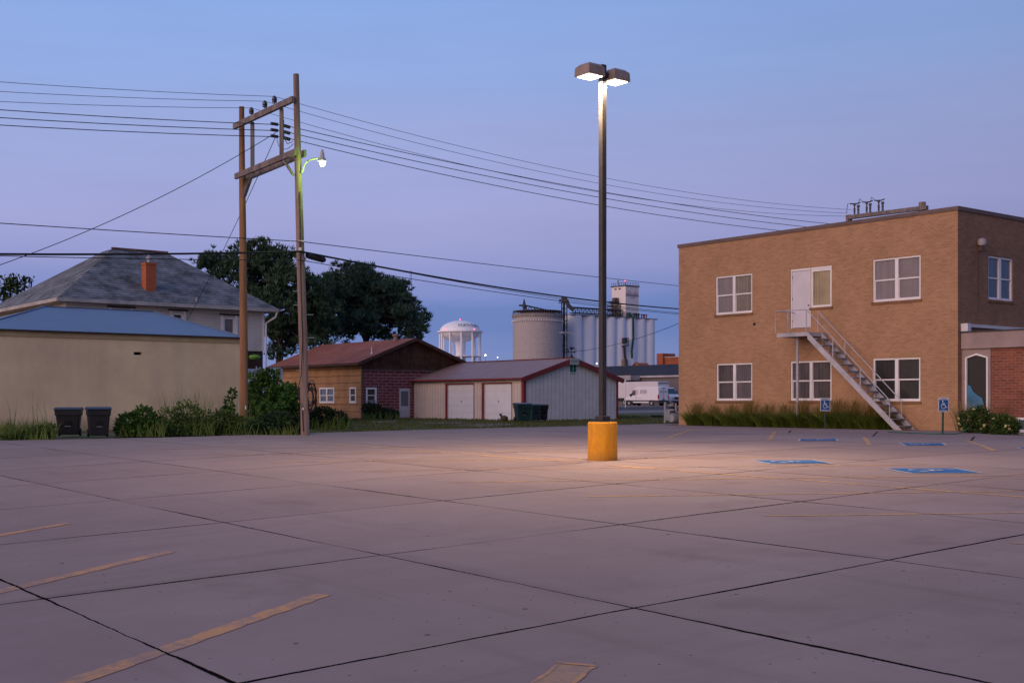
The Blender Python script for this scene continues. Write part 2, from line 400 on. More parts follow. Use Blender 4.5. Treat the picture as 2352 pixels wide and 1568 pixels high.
# access symbols
for c in ([(1185,313),(1785,310),(2030,350),(1415,352)], [(105,247),(620,243),(800,270),(258,273)],
          [(500,70),(825,69),(832,85),(497,87)], [(1318,104),(1690,104),(1728,123),(1372,124)], [(2285,143),(2640,143),(2720,163),(2365,163)]):
    q = [Vector(hituv(*px2(*p))) for p in c]; ce = sum(q, Vector((0,0)))/4
    o = marking('access_marking', [tuple(p) for p in q], .007, white_worn)
    q2 = [ce+(p-ce)*.88 for p in q]
    marking('blue_panel', [tuple(p) for p in q2], .012, blue_worn, o)
    mb = MB(); cn = [0]
    def mp(x, y):
        s, r = x*.75+.5, .5-y*.75                      # symbol reads from the stall
        p = (q2[0]*(1-s)+q2[1]*s)*(1-r) + (q2[3]*(1-s)+q2[2]*s)*r
        return (p.y, p.x, guv(p.x, p.y)+.018)
    wheelchair(mb, lambda x, y: mp(y, -x)); mb.build('access_symbol', white_worn, o)

# ---------------------------------------------------------------- parking lot lamp
base = hit(1384, 1055); LT = base.y
lamp = empty('parking_lot_lamp', base, TH, 'tall square lamp post with two lit box heads on a yellow concrete base', 'lamp post')
m, nt, b = nmat('yellow_base_paint'); v = coords(nt)
nn = noise(nt, coords(nt, 'Object', (1,1,.35)), 7, 7, .75); n2 = noise(nt, v, 2.5, 4)
col = mixc(nt, ramp(nt, nn, [(.35, 0.), (.6, 1.)]), (.62,.235,.003), (.80,.34,.006))
sp = nd(nt, 'ShaderNodeSeparateXYZ'); lk(nt, v, sp.inputs[0])
grime = mathn(nt, 'MULTIPLY', ramp(nt, sp.outputs[2], [(0, .8), (.22, 0.)]), nn)
chip = ramp(nt, noise(nt, v, 16, 5, .7), [(.66, 0.), (.70, 1.)])
col = mixc(nt, mathn(nt, 'MAXIMUM', grime, mathn(nt, 'MULTIPLY', chip, .6)), col, (.16,.09,.03))
scr = noise(nt, coords(nt, 'Object', (1.2,1.2,9)), 3.0, 5, .75); col = mixc(nt, ramp(nt, scr, [(.58, 0.), (.72, .55)]), col, (.26,.11,.02))
lk(nt, col, b.inputs['Base Color']); b.inputs['Roughness'].default_value = .7; bumpn(nt, b, nn, .6, .015); ybase = m
r0 = 34*LT/F; hb = 87*LT/F
mb = MB(); mb.lathe([(r0*1.005,-.1),(r0*1.01,.02),(r0,.06),(r0*.995,hb-.03),(r0*.985,hb-.012),(r0*.95,hb)], 40); mb.build('concrete_base', ybase, lamp, True)
pw = 6.6*LT/F; mb = MB(); mb.box(-.2,.2,-.2,.2,hb-.01,hb+.025); mb.box(-pw*1.9,pw*1.9,-pw*1.9,pw*1.9,hb+.0252,hb+.13); mb.build('base_cover', dark_metal, lamp, bevel=.012)
ztop = zz(149, LT)-base.z; hz = zz(171, LT)-base.z
mb = MB(); mb.box(-pw,pw,-pw,pw,hb+.13,ztop); mb.build('pole', dark_metal, lamp, bevel=.008)
lens_m = emis('lit_lens', (1,.90,.74), 9.0)
head_m = M('glow_lit_housing', (.30,.225,.19), .5, .2, 5)  # lightened so the lamp glow on the housing is part of its colour
for sgn in (-1, 1):
    cx = sgn*.365; h = .255; z0 = hz-.105
    mb = MB(); mb.taper(cx-.235,cx+.235,-.235,.235,z0, cx-.225,cx+.225,-.225,.225,z0+h*.72); mb.taper(cx-.225,cx+.225,-.225,.225,z0+h*.7201, cx-.15,cx+.15,-.15,.15,z0+h)
    hd = mb.build('lamp_head', head_m, lamp, bevel=.01)
    mb = MB(); mb.box(cx-.19,cx+.19,-.19,.19,z0-.014,z0-.002); mb.build('lens', lens_m, hd, bevel=.02)
    mb = MB(); mb.box(min(sgn*pw,cx-sgn*.22),max(sgn*pw,cx-sgn*.22),-.05,.05,z0+.05,z0+.15); mb.build('arm', dark_metal, lamp)
    li = bpy.data.lights.new('lamp_light', 'AREA'); li.energy = 520; li.color = (1,.73,.46); li.shape = 'SQUARE'; li.size = .36; li.spread = R(176)
    lo = bpy.data.objects.new('lamp_light', li); COL.objects.link(lo); lo.parent = hd; lo.location = (cx, 0, z0-.045)

# ---------------------------------------------------------------- walls and windows
def mapV(d0=0.0): return lambda a, z, d: (d0+d, a, z)        # wall lying along u: a = along u, d = into the building (+v)
def mapU(d0=0.0): return lambda a, z, d: (a, d0+d, z)        # wall lying along v: a = along v, d = into the building (+u)
def wall_holes(mb, mp, a0, a1, z0, z1, holes, depth=.14):
    A = sorted({a0, a1, *[h[0] for h in holes], *[h[1] for h in holes]}); Z = sorted({z0, z1, *[h[2] for h in holes], *[h[3] for h in holes]})
    for i in range(len(A)-1):
        for j in range(len(Z)-1):
            ca, cz = (A[i]+A[i+1])/2, (Z[j]+Z[j+1])/2
            if any(h[0] < ca < h[1] and h[2] < cz < h[3] for h in holes): continue
            mb.quad(mp(A[i],Z[j],0), mp(A[i+1],Z[j],0), mp(A[i+1],Z[j+1],0), mp(A[i],Z[j+1],0))
    for a, b_, c, d in holes:
        mb.quad(mp(a,c,0), mp(b_,c,0), mp(b_,c,depth), mp(a,c,depth)); mb.quad(mp(a,d,0), mp(b_,d,0), mp(b_,d,depth), mp(a,d,depth))
        mb.quad(mp(a,c,0), mp(a,d,0), mp(a,d,depth), mp(a,c,depth)); mb.quad(mp(b_,c,0), mp(b_,d,0), mp(b_,d,depth), mp(b_,c,depth))
def bx(mb, mp, a0, a1, z0, z1, d0, d1):
    mb.hexa([mp(a0,z0,d0), mp(a1,z0,d0), mp(a1,z0,d1), mp(a0,z0,d1), mp(a0,z1,d0), mp(a1,z1,d0), mp(a1,z1,d1), mp(a0,z1,d1)])
def window(parent, mp, a0, a1, z0, z1, pm, fm=white, cols=2, rows=2, fw=.07, mull=.15, rail=.055, d=.03, sill=None, label=None):
    mb = MB(); e = .004
    bx(mb, mp, a0+e, a1-e, z0+e, z0+fw, d, d+.09); bx(mb, mp, a0+e, a1-e, z1-fw, z1-e, d, d+.09)
    bx(mb, mp, a0+e, a0+fw, z0+fw, z1-fw, d+.001, d+.09); bx(mb, mp, a1-fw, a1-e, z0+fw, z1-fw, d+.001, d+.09)
    w = (a1-a0-2*fw-mull*(cols-1))/cols
    for i in range(1, cols):
        x = a0+fw+i*w+(i-1)*mull; bx(mb, mp, x, x+mull, z0+fw, z1-fw, d-.004, d+.09)
    if rows == 2:
        zm = (z0+z1)/2
        for i in range(cols):
            x = a0+fw+i*(w+mull); bx(mb, mp, x, x+w, zm-rail/2, zm+rail/2, d+.02, d+.09)
            bx(mb, mp, x, x+.025, z0+fw, zm-rail/2, d+.03, d+.09); bx(mb, mp, x+w-.025, x+w, z0+fw, zm-rail/2, d+.03, d+.09)
            bx(mb, mp, x+.025, x+w-.025, z0+fw, z0+fw+.03, d+.03, d+.09)
    o = mb.build('window', fm, parent)
    if label: o['label'] = label
    for i in range(cols):
        x = a0+fw+i*(w+mull)
        mb = MB(); bx(mb, mp, x+.002, x+w-.002, z0+fw+.002, z1-fw-.002, d+.065, d+.075); p = mb.build('pane', pm if not isinstance(pm, (list,tuple)) else pm[i], o)
    if sill:
        mb = MB(); bx(mb, mp, a0-.06, a1+.06, z0-.11, z0-.002, -.035, .10); mb.build('sill', sill, parent)
    return o

# ---------------------------------------------------------------- tan brick office building
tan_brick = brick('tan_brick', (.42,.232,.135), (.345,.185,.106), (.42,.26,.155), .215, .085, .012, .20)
side_brick = brick('shaded_tan_brick', (.31,.165,.10), (.245,.128,.08), (.30,.18,.12), .215, .085, .012, .25)  # the tan brick again, darkened to put the side's shade into its colour
red_brick = brick('red_brick', (.29,.085,.05), (.20,.055,.036), (.24,.145,.115), .30, .10, .016, .35)
V0 = 41.37; U1 = tv(1559, V0)[1]; tC, U0 = tv(2200, V0)
B = empty('brick_office_building', uv2w(U0, V0, 0), TH, 'two storey tan brick office building with flat roof and upper side door', 'building')
HT = zz(472.0, tC)-.14                                     # parapet
def fz(px, py, v=V0):                                  # column/row on a plane parallel to the facade -> (u offset, z)
    t, u = tv(px, v); return u-U0, zz(py, t)
def rect(x0, y0, x1, y1, v=V0):                        # window rectangle from opposite pixel corners (x0 is the left one)
    a, za = fz(x0, y0, v); b_, zb = fz(x1, y1, v); return (b_, a, zb, za)
def zsrc(x, y): return ((1640+x/2.6136)*.9408, (480+y/2.6136)*.9408)
def rz(x0, y0, x1, y1): return rect(*zsrc(x0,y0), *zsrc(x1,y1))
W = [rz(281,511,513,737), rz(1283,401,1588,650), rz(285,1064,513,1299), rz(1284,1031,1586,1303), rz(758,1049,1019,1299)]
wd = rz(888,466,1020,697); dr = rz(757,463,886,832)
opening = (wd[0], dr[1], dr[2], dr[3])
ah, bh_ = opening[0], opening[1]
dsplit = dr[0]
mb = MB(); DV = 9.0
L = U1-U0
hol = [W[0],W[1],W[2],W[3],W[4],(dsplit,dr[1],dr[2],dr[3]+.0),(wd[0],dsplit-.001,wd[2],dr[3])]
wall_holes(mb, mapV(), 0, L, -.4, HT-.02, hol)
mb.build('wall', tan_brick, B); mb = MB()
# right face with its window
def fu(px, py, u=None):
    t, v = tu(px, U0 if u is None else u); return v-V0, zz(py, t)
def z2(x, y): return ((2000+x/2.53)*.9408, (480+y/2.53)*.9408)
ra0, rzt = fu(*z2(1045,362)); ra1, _ = fu(*z2(1196,375)); _, rzb = fu(*z2(1045,632))
RW = (ra0, ra1, rzb, rzt)
wall_holes(mb, mapU(), 0, DV, -.4, HT-.02, [RW])
mb.quad((DV,0,-.4),(DV,L,-.4),(DV,L,HT-.02),(DV,0,HT-.02)); mb.quad((0,L,-.4),(DV,L,-.4),(DV,L,HT-.02),(0,L,HT-.02))
mb.build('wall', side_brick, B)['label'] = 'side wall with shade painted into its brick'
mb = MB(); mb.box(.25,DV-.25,.25,L-.25,HT-.5,HT-.35); mb.build('roof', M('tar_roof', (.06,.055,.055), .9), B)
mb = MB(); ck = .16
mb.box(-.05,.30,-.05,L+.05,HT-.021,HT+ck-.03); mb.box(DV-.3,DV+.05,-.05,L+.05,HT-.021,HT+ck-.03); mb.box(.301,DV-.301,-.05,.30,HT-.021,HT+ck-.03); mb.box(.301,DV-.301,L-.3,L+.05,HT-.021,HT+ck-.03)
mb.build('coping', M('brown_coping', (.15,.10,.095), .6, .2, 2), B)
# black inside so that the gaps behind panes stay dark
sillm = brick('sill_brick', (.26,.13,.065), (.22,.11,.06), (.23,.14,.09), .09, .3, .01, .35)
mb = MB(); mb.box(.2,DV-.2,.2,L-.2,-.3,HT-.55); mb.build('interior', M('dark_interior', (.02,.018,.018), .9), B)
pane_tan = glassy('blind_pane_yellow_reflection', (.150,.125,.105), .1, .06, (1,.9,.7), .25)  # darker blind pane, its yellowish reflection tinted into the colour
window(B, mapV(), *W[0], [pane_tan, pane_blind], sill=sillm)
window(B, mapV(), *W[1], pane_blind, sill=sillm)
window(B, mapV(), *W[2], [glassy('pane_with_lowered_shade', (.115,.095,.105), .09, .04, (.8,.8,.9), .2), pane_curtain], sill=sillm)
window(B, mapV(), *W[3], pane_dark, sill=sillm)
window(B, mapV(), *W[4], pane_curtain, sill=sillm)
window(B, mapV(), wd[0], dsplit-.002, wd[2], dr[3]-.10, pane_gold, cols=1, rows=1, fw=.09, sill=sillm, label='single fixed window with painted golden reflection beside the upper door')
mb = MB(); bx(mb, mapV(), wd[0]+.004, dr[1]-.004, dr[3]-.095, dr[3]-.004, .028, .12); bx(mb, mapV(), dsplit+.002, dsplit+.05, dr[2], dr[3]-.10, .03, .12); bx(mb, mapV(), dr[1]-.07, dr[1]-.004, dr[2], dr[3]-.10, .03, .12)
mb.build('door_frame', white, B)
mb = MB(); bx(mb, mapV(), dsplit+.055, dr[1]-.075, dr[2]+.02, dr[3]-.11, .05, .10)
dd = mb.build('door', M('white_door', (.62,.58,.64), .5, .12, 2), B)
for zf in (.12, .5, .86):
    mb = MB(); zc = dr[2]+(dr[3]-dr[2])*zf; bx(mb, mapV(), dr[1]-.10, dr[1]-.072, zc-.06, zc+.06, .025, .05); mb.build('hinge', grey_metal, dd)
mb = MB(); mb.lathe([(.03,0),(.035,-.05),(.02,-.07)], 10, (.05, dsplit+.13, dr[2]+.95), 'x'); mb.build('handle', grey_metal, dd)
window(B, mapU(), *RW, pane_blue, sill=sillm, label='side window in the shaded right wall')
# wall lamp on the right face, and the conduit under it
la, lz = fu(*z2(981,285)); mb = MB(); mb.lathe([(.02,0),(.14,.06),(.17,.16),(.15,.27),(.07,.33)], 16, (la, -.16, lz-.16)); wl = mb.build('wall_light', M('opal_globe', (.45,.40,.42), .4), B, True)
mb = MB(); mb.box(la-.05,la+.05,-.2,-.001,lz-.30,lz-.16); mb.tube([(la,-.02,lz-.3),(la,-.02,lz-2.6)], .012, 6); mb.build('bracket', M('brown_conduit', (.12,.07,.05), .7), wl)
# small black vent hole in the wall and left downlight
h_, hz_ = fz(*zsrc(527,811)); mb = MB(); mb.lathe([(.05,-.04),(.07,.0)], 10, (0,h_,hz_), 'x'); mb.build('vent_pipe', black_plastic, B)

# ---------------------------------------------------------------- low annex with brick and pointed window
ta, UA = tv(2203, V0+.28)
A = empty('brick_annex', uv2w(UA, V0+.28, 0), TH, 'low flat roofed red brick annex with plaster fascia and pointed window', 'annex')
VA = V0+.28
def fa(px, py, v=VA): t, u = tv(px, v); return u-UA, zz(py, t)
fx0, fzt = fa(2211,764); _, fzb = fa(2211,801)
wl_, wzt = fa(*z2(905,992)); wr_, wpk = fa(*z2(1045,992)); _, wap = fa(*z2(975,965)); _, wzb = fa(*z2(975,1330))
wzt2 = fa(*z2(1045,992))[1]
jamb = fa(*z2(882,1000))[0]; jr = fa(*z2(1060,1000))[0]
plast = M('plaster_fascia', (.33,.25,.24), .8, .15, 1.5)
END = -9.0
mb = MB(); wall_holes(mb, mapV(), END, jr, -.5, fzb, [(fa(2345,975)[0]-1.2, fa(2333,975)[0], fa(2340,992)[1], fa(2340,957)[1])])
mb.quad((0,END,-.5),(8,END,-.5),(8,END,fzb),(0,END,fzb)); mb.build('wall', red_brick, A)
mb = MB(); mb.box(-.12,8,END-.1,fx0,fzb+.001,fzt); mb.build('fascia', plast, A, bevel=.01)
mb = MB(); mb.box(-.16,8,END-.15,fx0+.02,fzt+.001,fzt+.05); mb.build('roof_edge', M('roof_edge_metal', (.05,.045,.06), .6), A)
# surround panel with the pointed opening
mb = MB(); zap = wap
mp = mapV(-.02)
mid = (wl_+wr_)/2
def fr_poly(pts): mb.quad(*[mp(a, z, 0) for a, z in pts])
fr_poly([(jr,-.5),(wr_,-.5),(wr_,wzt),(jr,wzt)]); fr_poly([(wl_,-.5),(-.001,-.5),(-.001,wzt),(wl_,wzt)])
fr_poly([(jr,wzt),(wr_,wzt),(mid,zap),(mid,fzb),(jr,fzb)]); fr_poly([(mid,zap),(wl_,wzt),(-.001,wzt),(-.001,fzb),(mid,fzb)])
fr_poly([(wr_,-.5),(wl_,-.5),(wl_,wzb-.3),(wr_,wzb-.3)])
mb.build('window_surround', plast, A)
mb = MB()
P5 = [(wr_,wzb-.3),(wl_,wzb-.3),(wl_,wzt),(mid,zap),(wr_,wzt)]
inner = [(wr_+.06,wzb-.24),(wl_-.06,wzb-.24),(wl_-.06,wzt-.03),(mid,zap-.07),(wr_+.06,wzt-.03)]
for i in range(5):
    a, b_, c, d = P5[i], P5[(i+1)%5], inner[(i+1)%5], inner[i]
    mb.hexa([mp(*a,-.03), mp(*b_,-.03), mp(*c,-.03), mp(*d,-.03), mp(*a,.12), mp(*b_,.12), mp(*c,.12), mp(*d,.12)])
pw_ = mb.build('window', white, A); pw_['label'] = 'tall window with pointed top'
mb = MB(); mb.quad(*[mp(a, z, .06) for a, z in inner]); mb.build('pane', glassy('pointed_dark_pane', (.004,.004,.004), .05, .0, (.6,.6,.7), .2), pw_)
# basement window at the frame's edge
window(A, mapV(), fa(2345,975)[0]-1.2, fa(2333,975)[0], fa(2340,992)[1], fa(2340,957)[1], pane_blue, cols=2, rows=1, fw=.10, mull=.12, d=.02, label='small white framed basement window')
# white flashing where the annex roof meets the tall wall
mb = MB(); f0 = fu(2203,742)[1]; mb.box(-.3,8,.0-.25,-.005,0,0) if False else None
zf = zz(742, tC)
mb.box(-.10,.14,U0-UA-.30,U0-UA-.012,fzt+.06,zf+.0); mb.box(.141,8,U0-UA-.13,U0-UA-.012,zf-.12,zf); mb.build('flashing', white_metal, A)

# blue curved object seen inside the pointed window
bl = [z2(912,1160), z2(935,1165), z2(950,1200), z2(975,1222), z2(1005,1240), z2(1016,1270), z2(1015,1330), z2(908,1330), z2(908,1220)]
pts = [fa(*p, v=VA-.02+.035) for p in bl]
mb = MB(); mb.prism([(a, z) for a, z in pts], .0, .022, lambda p, q, e: (e, p, q))
o = mb.build('blue_sculpture', M('sea_blue_paint', (.06,.20,.36), .5, .5, 1.2), None); o.location = uv2w(UA, VA-.02+.024, 0); o.rotation_euler = (0,0,TH)
tag(o, 'pale blue curving shape standing in the pointed annex window', 'sculpture')

# ---------------------------------------------------------------- exterior staircase
VF = V0-1.25; VB = V0-.30
st = empty('exterior_staircase', uv2w(U0, V0, 0), TH, 'white steel outside staircase from upper door landing down to the lot', 'staircase')
steel = M('white_steel', (.42,.40,.44), .5, .25, 3)
def fp(x, y, v=VF): a, z = fz(*zsrc(x,y), v); return a, z
dF = VF-V0; dB = VB-V0
la0, lzt = fp(670,868); la1, lzt2 = fp(865,864); lzb = fp(670,896)[1]; lzt = (lzt+lzt2)/2
mb = MB(); mb.box(dF,dF+.06,la1,la0,lzb,lzt); mb.box(dF+.061,-.02,la0-.06,la0,lzb,lzt); mb.box(dF+.061,-.02,la1,la1+.06,lzb,lzt); mb.box(dF+.061,-.02,la1+.061,la0-.061,lzt-.07,lzt-.01); mb.build('landing', steel, st)
bx0, bz0 = fp(1450,1492)
bz0 = guv(U0+bx0, VF)
def stringer(d, nm):
    mb = MB(); h = .30; sl = Vector((bx0-la1, bz0-lzt)).normalized(); nx = Vector((-sl.y, sl.x))
    if nx.y < 0: nx = -nx
    dz = h/max(.2, abs(sl.x))
    poly = [(la1, lzt), (la1, lzb-.12), (bx0+.22, bz0), (bx0-.10, bz0)]
    mb.prism(poly, d, d+.05, lambda p, q, e: (e, p, q)); return mb.build(nm, steel, st)
stringer(dF-.001, 'stringer'); stringer(dB-.05, 'stringer')
NT = 14
for i in range(1, NT+1):
    f = i/(NT+.6); a = la1+(bx0-la1)*f; z = lzt+(bz0-lzt)*f
    mb = MB(); mb.box(dF+.05,dB-.051,a-.15,a+.14,z-.045,z+.0); mb.build('tread', M('tread_steel', (.25,.24,.27), .6, .3, 6), st)
ptop = lzb; pa = fp(802,900, VF+.45)[0]
mb = MB(); mb.tube([(dF+.45, pa, -.3), (dF+.45, pa, lzb+.02)], .055, 10); mb.build('support_post', steel, st)
rr = .022
def rail(pl, nm='handrail'):
    mb = MB()
    for q in pl: mb.tube(q, rr, 6)
    mb.build(nm, steel, st)
def P3(x, y, v): a, z = fp(x, y, v); return (v-V0, a, z)
rail([[P3(662,868,VF), P3(662,730,VF), P3(860,718,VF), P3(1390,1296,VF), P3(1390,1428,VF)], [P3(742,868,VF-.0), P3(742,735,VF)], [P3(858,868,VF), P3(858,722,VF)],
      [P3(1028,1025,VF), P3(1028,912,VF)], [P3(1203,1220,VF), P3(1203,1098,VF)]])
a_, z_ = fp(662,730); rail([[(dF, a_, z_), (-.02, a_, z_)]])
rail([[P3(932,858,VB), P3(932,730,VB), P3(1465,1300,VB), P3(1468,1428,VB)], [P3(1105,1032,VB), P3(1105,922,VB)], [P3(1285,1220,VB), P3(1285,1108,VB)]])

# ---------------------------------------------------------------- gas meter / tank at the far corner
p = hit(1541, 971.5); gm_ = empty('gas_meter', p, TH, 'grey gas meter tank with pipes at left corner of brick building', 'gas meter')
s = p.y/F
mt = M('grey_meter_paint', (.26,.27,.30), .55, .3, 5)
mb = MB(); mb.lathe([(.02,-.33),(.2,-.30),(.25,-.15),(.25,.15),(.2,.3),(.02,.33)], 20, (0,-.30,.27), 'x'); mb.build('tank', mt, gm_, True)
mb = MB(); mb.box(-.2,.25,-.10,.25,.12,.62); mb.box(-.15,.2,-.35,.2,.62,.70); mb.build('meter_body', mt, gm_, bevel=.03)
mb = MB(); mb.box(-.06,.06,.30,.42,0,1.05); mb.build('guard_post', mt, gm_)
mb = MB(); mb.tube([(0,-.35,.6),(0,-.35,.98),(0,-.1,1.0),(0,-.1,.7)], .05, 8); mb.tube([(.1,.1,.6),(.1,.1,.9),(.1,.35,.9)], .04, 8); mb.build('pipe', grey_metal, gm_, True)
mb = MB(); mb.lathe([(.03,0),(.14,.03),(.16,.08),(.05,.14)], 14, (0,-.08,.72)); mb.build('regulator', black_plastic, gm_, True)

# ---------------------------------------------------------------- accessible parking signs
sign_blue = M('sign_blue', (.016,.085,.27), .45, .08, 3); sign_white = M('sign_white', (.62,.64,.68), .45, .05, 3); sign_post = M('green_post', (.035,.07,.06), .6, .3, 5)
def sign(px, ytop, ybot, ybase, label, tilt):
    p = hit(px, ybase); t = p.y; z0 = p.z
    e = empty('accessible_parking_sign', p, R(6), label, 'sign', 'blue accessible parking signs')
    zt = zz(ytop, t)-z0; zb = zz(ybot, t)-z0; h = zt-zb; w = h*.76
    mb = MB(); mb.box(-.028,.028,-.02,.02,-.2,zt-.06); mb.build('post', sign_post, e)
    mb = MB(); mb.box(-w/2,w/2,-.032,-.0215,zb,zt); pl = mb.build('sign_plate', sign_white, e, bevel=.004)
    mb = MB(); mb.box(-w/2+.02,w/2-.02,-.0355,-.0325,zb+.02,zt-.02); mb.build('blue_field', sign_blue, pl)
    zc = zb+h*.50
    mb = MB(); k = h*.60; wheelchair(mb, lambda x, y: (x*k, -.039, zc+y*k))
    mb.build('access_symbol', sign_white, pl)
    mb = MB(); mb.box(-w*.42,w*.42,-.0385,-.036,zb+h*.845,zb+h*.925); mb.build('white_band', sign_white, pl)
    text_mb('RESERVED', h*.085, lambda x, y: (x, -.041, zb+h*.885+y)).build('lettering', sign_blue, pl)
    text_mb('PARKING', h*.115, lambda x, y: (x, -.039, zb+h*.085+y)).build('lettering', sign_white, pl)
    e.rotation_euler = (0, tilt, R(6))
sign(2165, 912, 944.5, 996, 'blue wheelchair parking sign on post in front of bare brick wall near building corner', R(1.2))
sign(1894, 913, 943, 983.5, 'blue wheelchair parking sign on post standing in the ornamental grasses', R(.8))

# ---------------------------------------------------------------- foliage
def rdir(rng): 
    z = rng.uniform(-1,1); a = rng.uniform(0, 2*math.pi); r = math.sqrt(1-z*z); return Vector((r*math.cos(a), r*math.sin(a), z))
def leaf(mb, p, d, n_, l, w):
    x = d.cross(n_).normalized()*w/2
    mb.quad(p, p+d*l*.5+x, p+d*l, p+d*l*.5-x)
def cloud(mb, c, r, n, l, w, rng, up=.25, inner=.55):
    for _ in range(n):
        d = rdir(rng); k = rng.uniform(inner, 1.03)
        p = c + Vector((d.x*r[0], d.y*r[1], d.z*r[2]))*k
        dd = (d + rdir(rng)*.9 + Vector((0,0,up))).normalized(); s = rng.uniform(.6, 1.3)
        leaf(mb, p, dd, rdir(rng), l*s, w*s)
def tuft(mb, p, d, n, l, w, rng):
    for _ in range(n):
        dd = (d + rdir(rng)*.75).normalized(); leaf(mb, p, dd, rdir(rng), l*rng.uniform(.7,1.2), w)
def blade(mb, p, d, l, w, bend, rng):
    s = d.cross(Vector((rng.uniform(-.3,.3),1,0))).normalized()*w/2
    q = p+d*l*.55; e = p+d*l+Vector((bend.x,bend.y,-abs(bend.x)*.4))*l
    mb.v += [tuple(p-s), tuple(p+s), tuple(q+s*.7), tuple(q-s*.7), tuple(e)]; n = len(mb.v)-5
    mb.f += [(n,n+1,n+2,n+3),(n+3,n+2,n+4)]
pine_m = leafm('pine_needles', (.010,.028,.022), (.10,.17,.095)); pine_m2 = leafm('pine_needles_bluish', (.010,.028,.026), (.085,.155,.105))
bark = M('dark_bark', (.035,.026,.022), .95, .4, 3)
bush_m = leafm('bush_leaves', (.014,.045,.014), (.080,.165,.030)); weed_m = leafm('weed_leaves', (.025,.055,.014), (.115,.165,.040))
dark_bush = leafm('dark_shrub_leaves', (.010,.022,.012), (.035,.060,.028)); vine_m = leafm('vine_leaves', (.015,.045,.012), (.05,.12,.02))
orn_m = leafm('ornamental_grass_blades', (.045,.080,.010), (.22,.26,.045)); plume_m = leafm('seed_plumes', (.26,.19,.06), (.50,.37,.13))
dry_m = leafm('dry_grass', (.10,.075,.035), (.17,.13,.06))

def pine(label, blobs, trunk, t, m, seed, ntuft):
    rng = random.Random(seed); base = hit(trunk[0][0], 956); base = Vector(((trunk[0][0]-CX)/F*t, t, .1))
    e = empty('pine_tree', base, 0, label, 'tree', 'dark pine trees behind the sheds')
    mb = MB(); cores = []
    tot = sum(b[2]**2 for b in blobs)
    for px, py, r in blobs:
        c = at(px, py, t+rng.uniform(-2.5,2.5))-base; rad = r*t/F; cores.append((c, rad))
        nn = int(ntuft*r*r/tot/9)
        for _ in range(nn):
            d = rdir(rng)
            if d.z < -.3 and rng.random() < .6: d.z = -d.z
            cc = c+Vector((d.x*rad, d.y*rad*.8, d.z*rad*.85))*rng.uniform(.45, 1.0); cr = rng.uniform(.38,.72)
            for _ in range(9):
                q = rdir(rng); q.z = q.z*.6+.25; tuft(mb, cc+q*cr, (q*.7+d*.4+Vector((0,0,1.0))).normalized(), 11, .46, .075, rng)
    mb.build('crown', m, e)
    mb = MB(); tp = [at(*q, t)-base for q in trunk]; tp[0].z = -.3
    n_ = len(tp); mb.tube(tp, [.32-.24*i/(n_-1) for i in range(n_)], 8)
    for c, rad in cores:
        k = max(1, min(n_-1, int(rng.uniform(.3,.8)*n_))); a = tp[k]
        mid_ = (a+c)/2+Vector((rng.uniform(-.3,.3), rng.uniform(-.3,.3), -.35))
        mb.tube([a, mid_, c], [.11,.08,.03], 6)
        for _ in range(4):
            d = rdir(rng); d.z = abs(d.z); mb.tube([mid_*.4+c*.6, c+d*rad*.8], [.04,.012], 5)
    mb.build('trunk', bark, e, True)
pine('dark pine behind the tall utility pole and house roof, left of the pair',
     [(598,592,38),(560,610,45),(640,608,48),(505,615,38),(480,612,28),(525,650,50),(600,650,60),(660,655,52),(700,668,32),(575,700,60),(640,705,62),(695,715,50),(640,755,42),(690,765,40),(665,800,28),(735,700,34),(722,672,28),(728,735,34),(752,720,26),(700,790,26),(720,800,22),(655,775,26),(632,812,16),(650,822,14),(740,790,24),(748,745,30),(615,760,26),(628,780,20),(720,770,32)],
     [(640,900),(642,800),(638,720),(625,650),(610,600)], 92, pine_m, 3, 4300)
pine('dark spreading pine behind the red roofed shed, right of the pair',
     [(792,640,32),(770,665,42),(822,650,36),(862,672,46),(842,640,26),(895,680,40),(922,672,22),(750,690,38),(800,700,60),(860,712,62),(915,715,44),(942,740,38),(962,748,20),(955,770,22),(770,735,48),(830,750,40),(895,752,40),(745,765,38),(875,780,26),(935,780,24),(800,775,32)],
     [(840,900),(842,790),(836,745),(830,690),(825,650)], 98, pine_m2, 5, 4500)
# broadleaf tree peeping past the house
def leafy(name, label, cat, blobs, t, m, seed, n, l, base_px, trunk_r=.15, group=None, zb=None, sticks=3):
    rng = random.Random(seed); bx_ = (base_px-CX)/F*t; base = Vector((bx_, t, gz(bx_, t) if zb is None else zb))
    e = empty(name, base, 0, label, cat, group); mb = MB(); tot = sum(b[2]**2 for b in blobs); tr = MB()
    for bl_ in blobs:
        px, py, r = bl_[:3]; ry = bl_[3] if len(bl_) > 3 else r
        c = at(px, py, t+rng.uniform(-.3,.3)*r*t/F)-base; rad = r*t/F; rzd = ry*t/F
        cloud(mb, c, (rad, rad*.8, rzd), int(n*r*r/tot), l, l*.55, rng)
        tr.tube([(rng.uniform(-.1,.1),rng.uniform(-.1,.1),-.1), c*.5+Vector((rng.uniform(-.1,.1),0,-.05)), c], [trunk_r, trunk_r*.7, trunk_r*.25], 6)
    mb.build('crown' if cat == 'tree' else 'foliage', m, e); tr.build('trunk' if cat == 'tree' else 'stem', bark, e, True)
    return e
leafy('broadleaf_tree', 'leafy green tree showing over the left slope of the grey house roof', 'tree', [(10,655,22),(40,650,20),(25,668,24),(58,648,10),(5,690,25),(74,640,5)], 80, leafm('tree_leaves', (.015,.035,.012), (.07,.11,.03)), 9, 900, .26, 20)
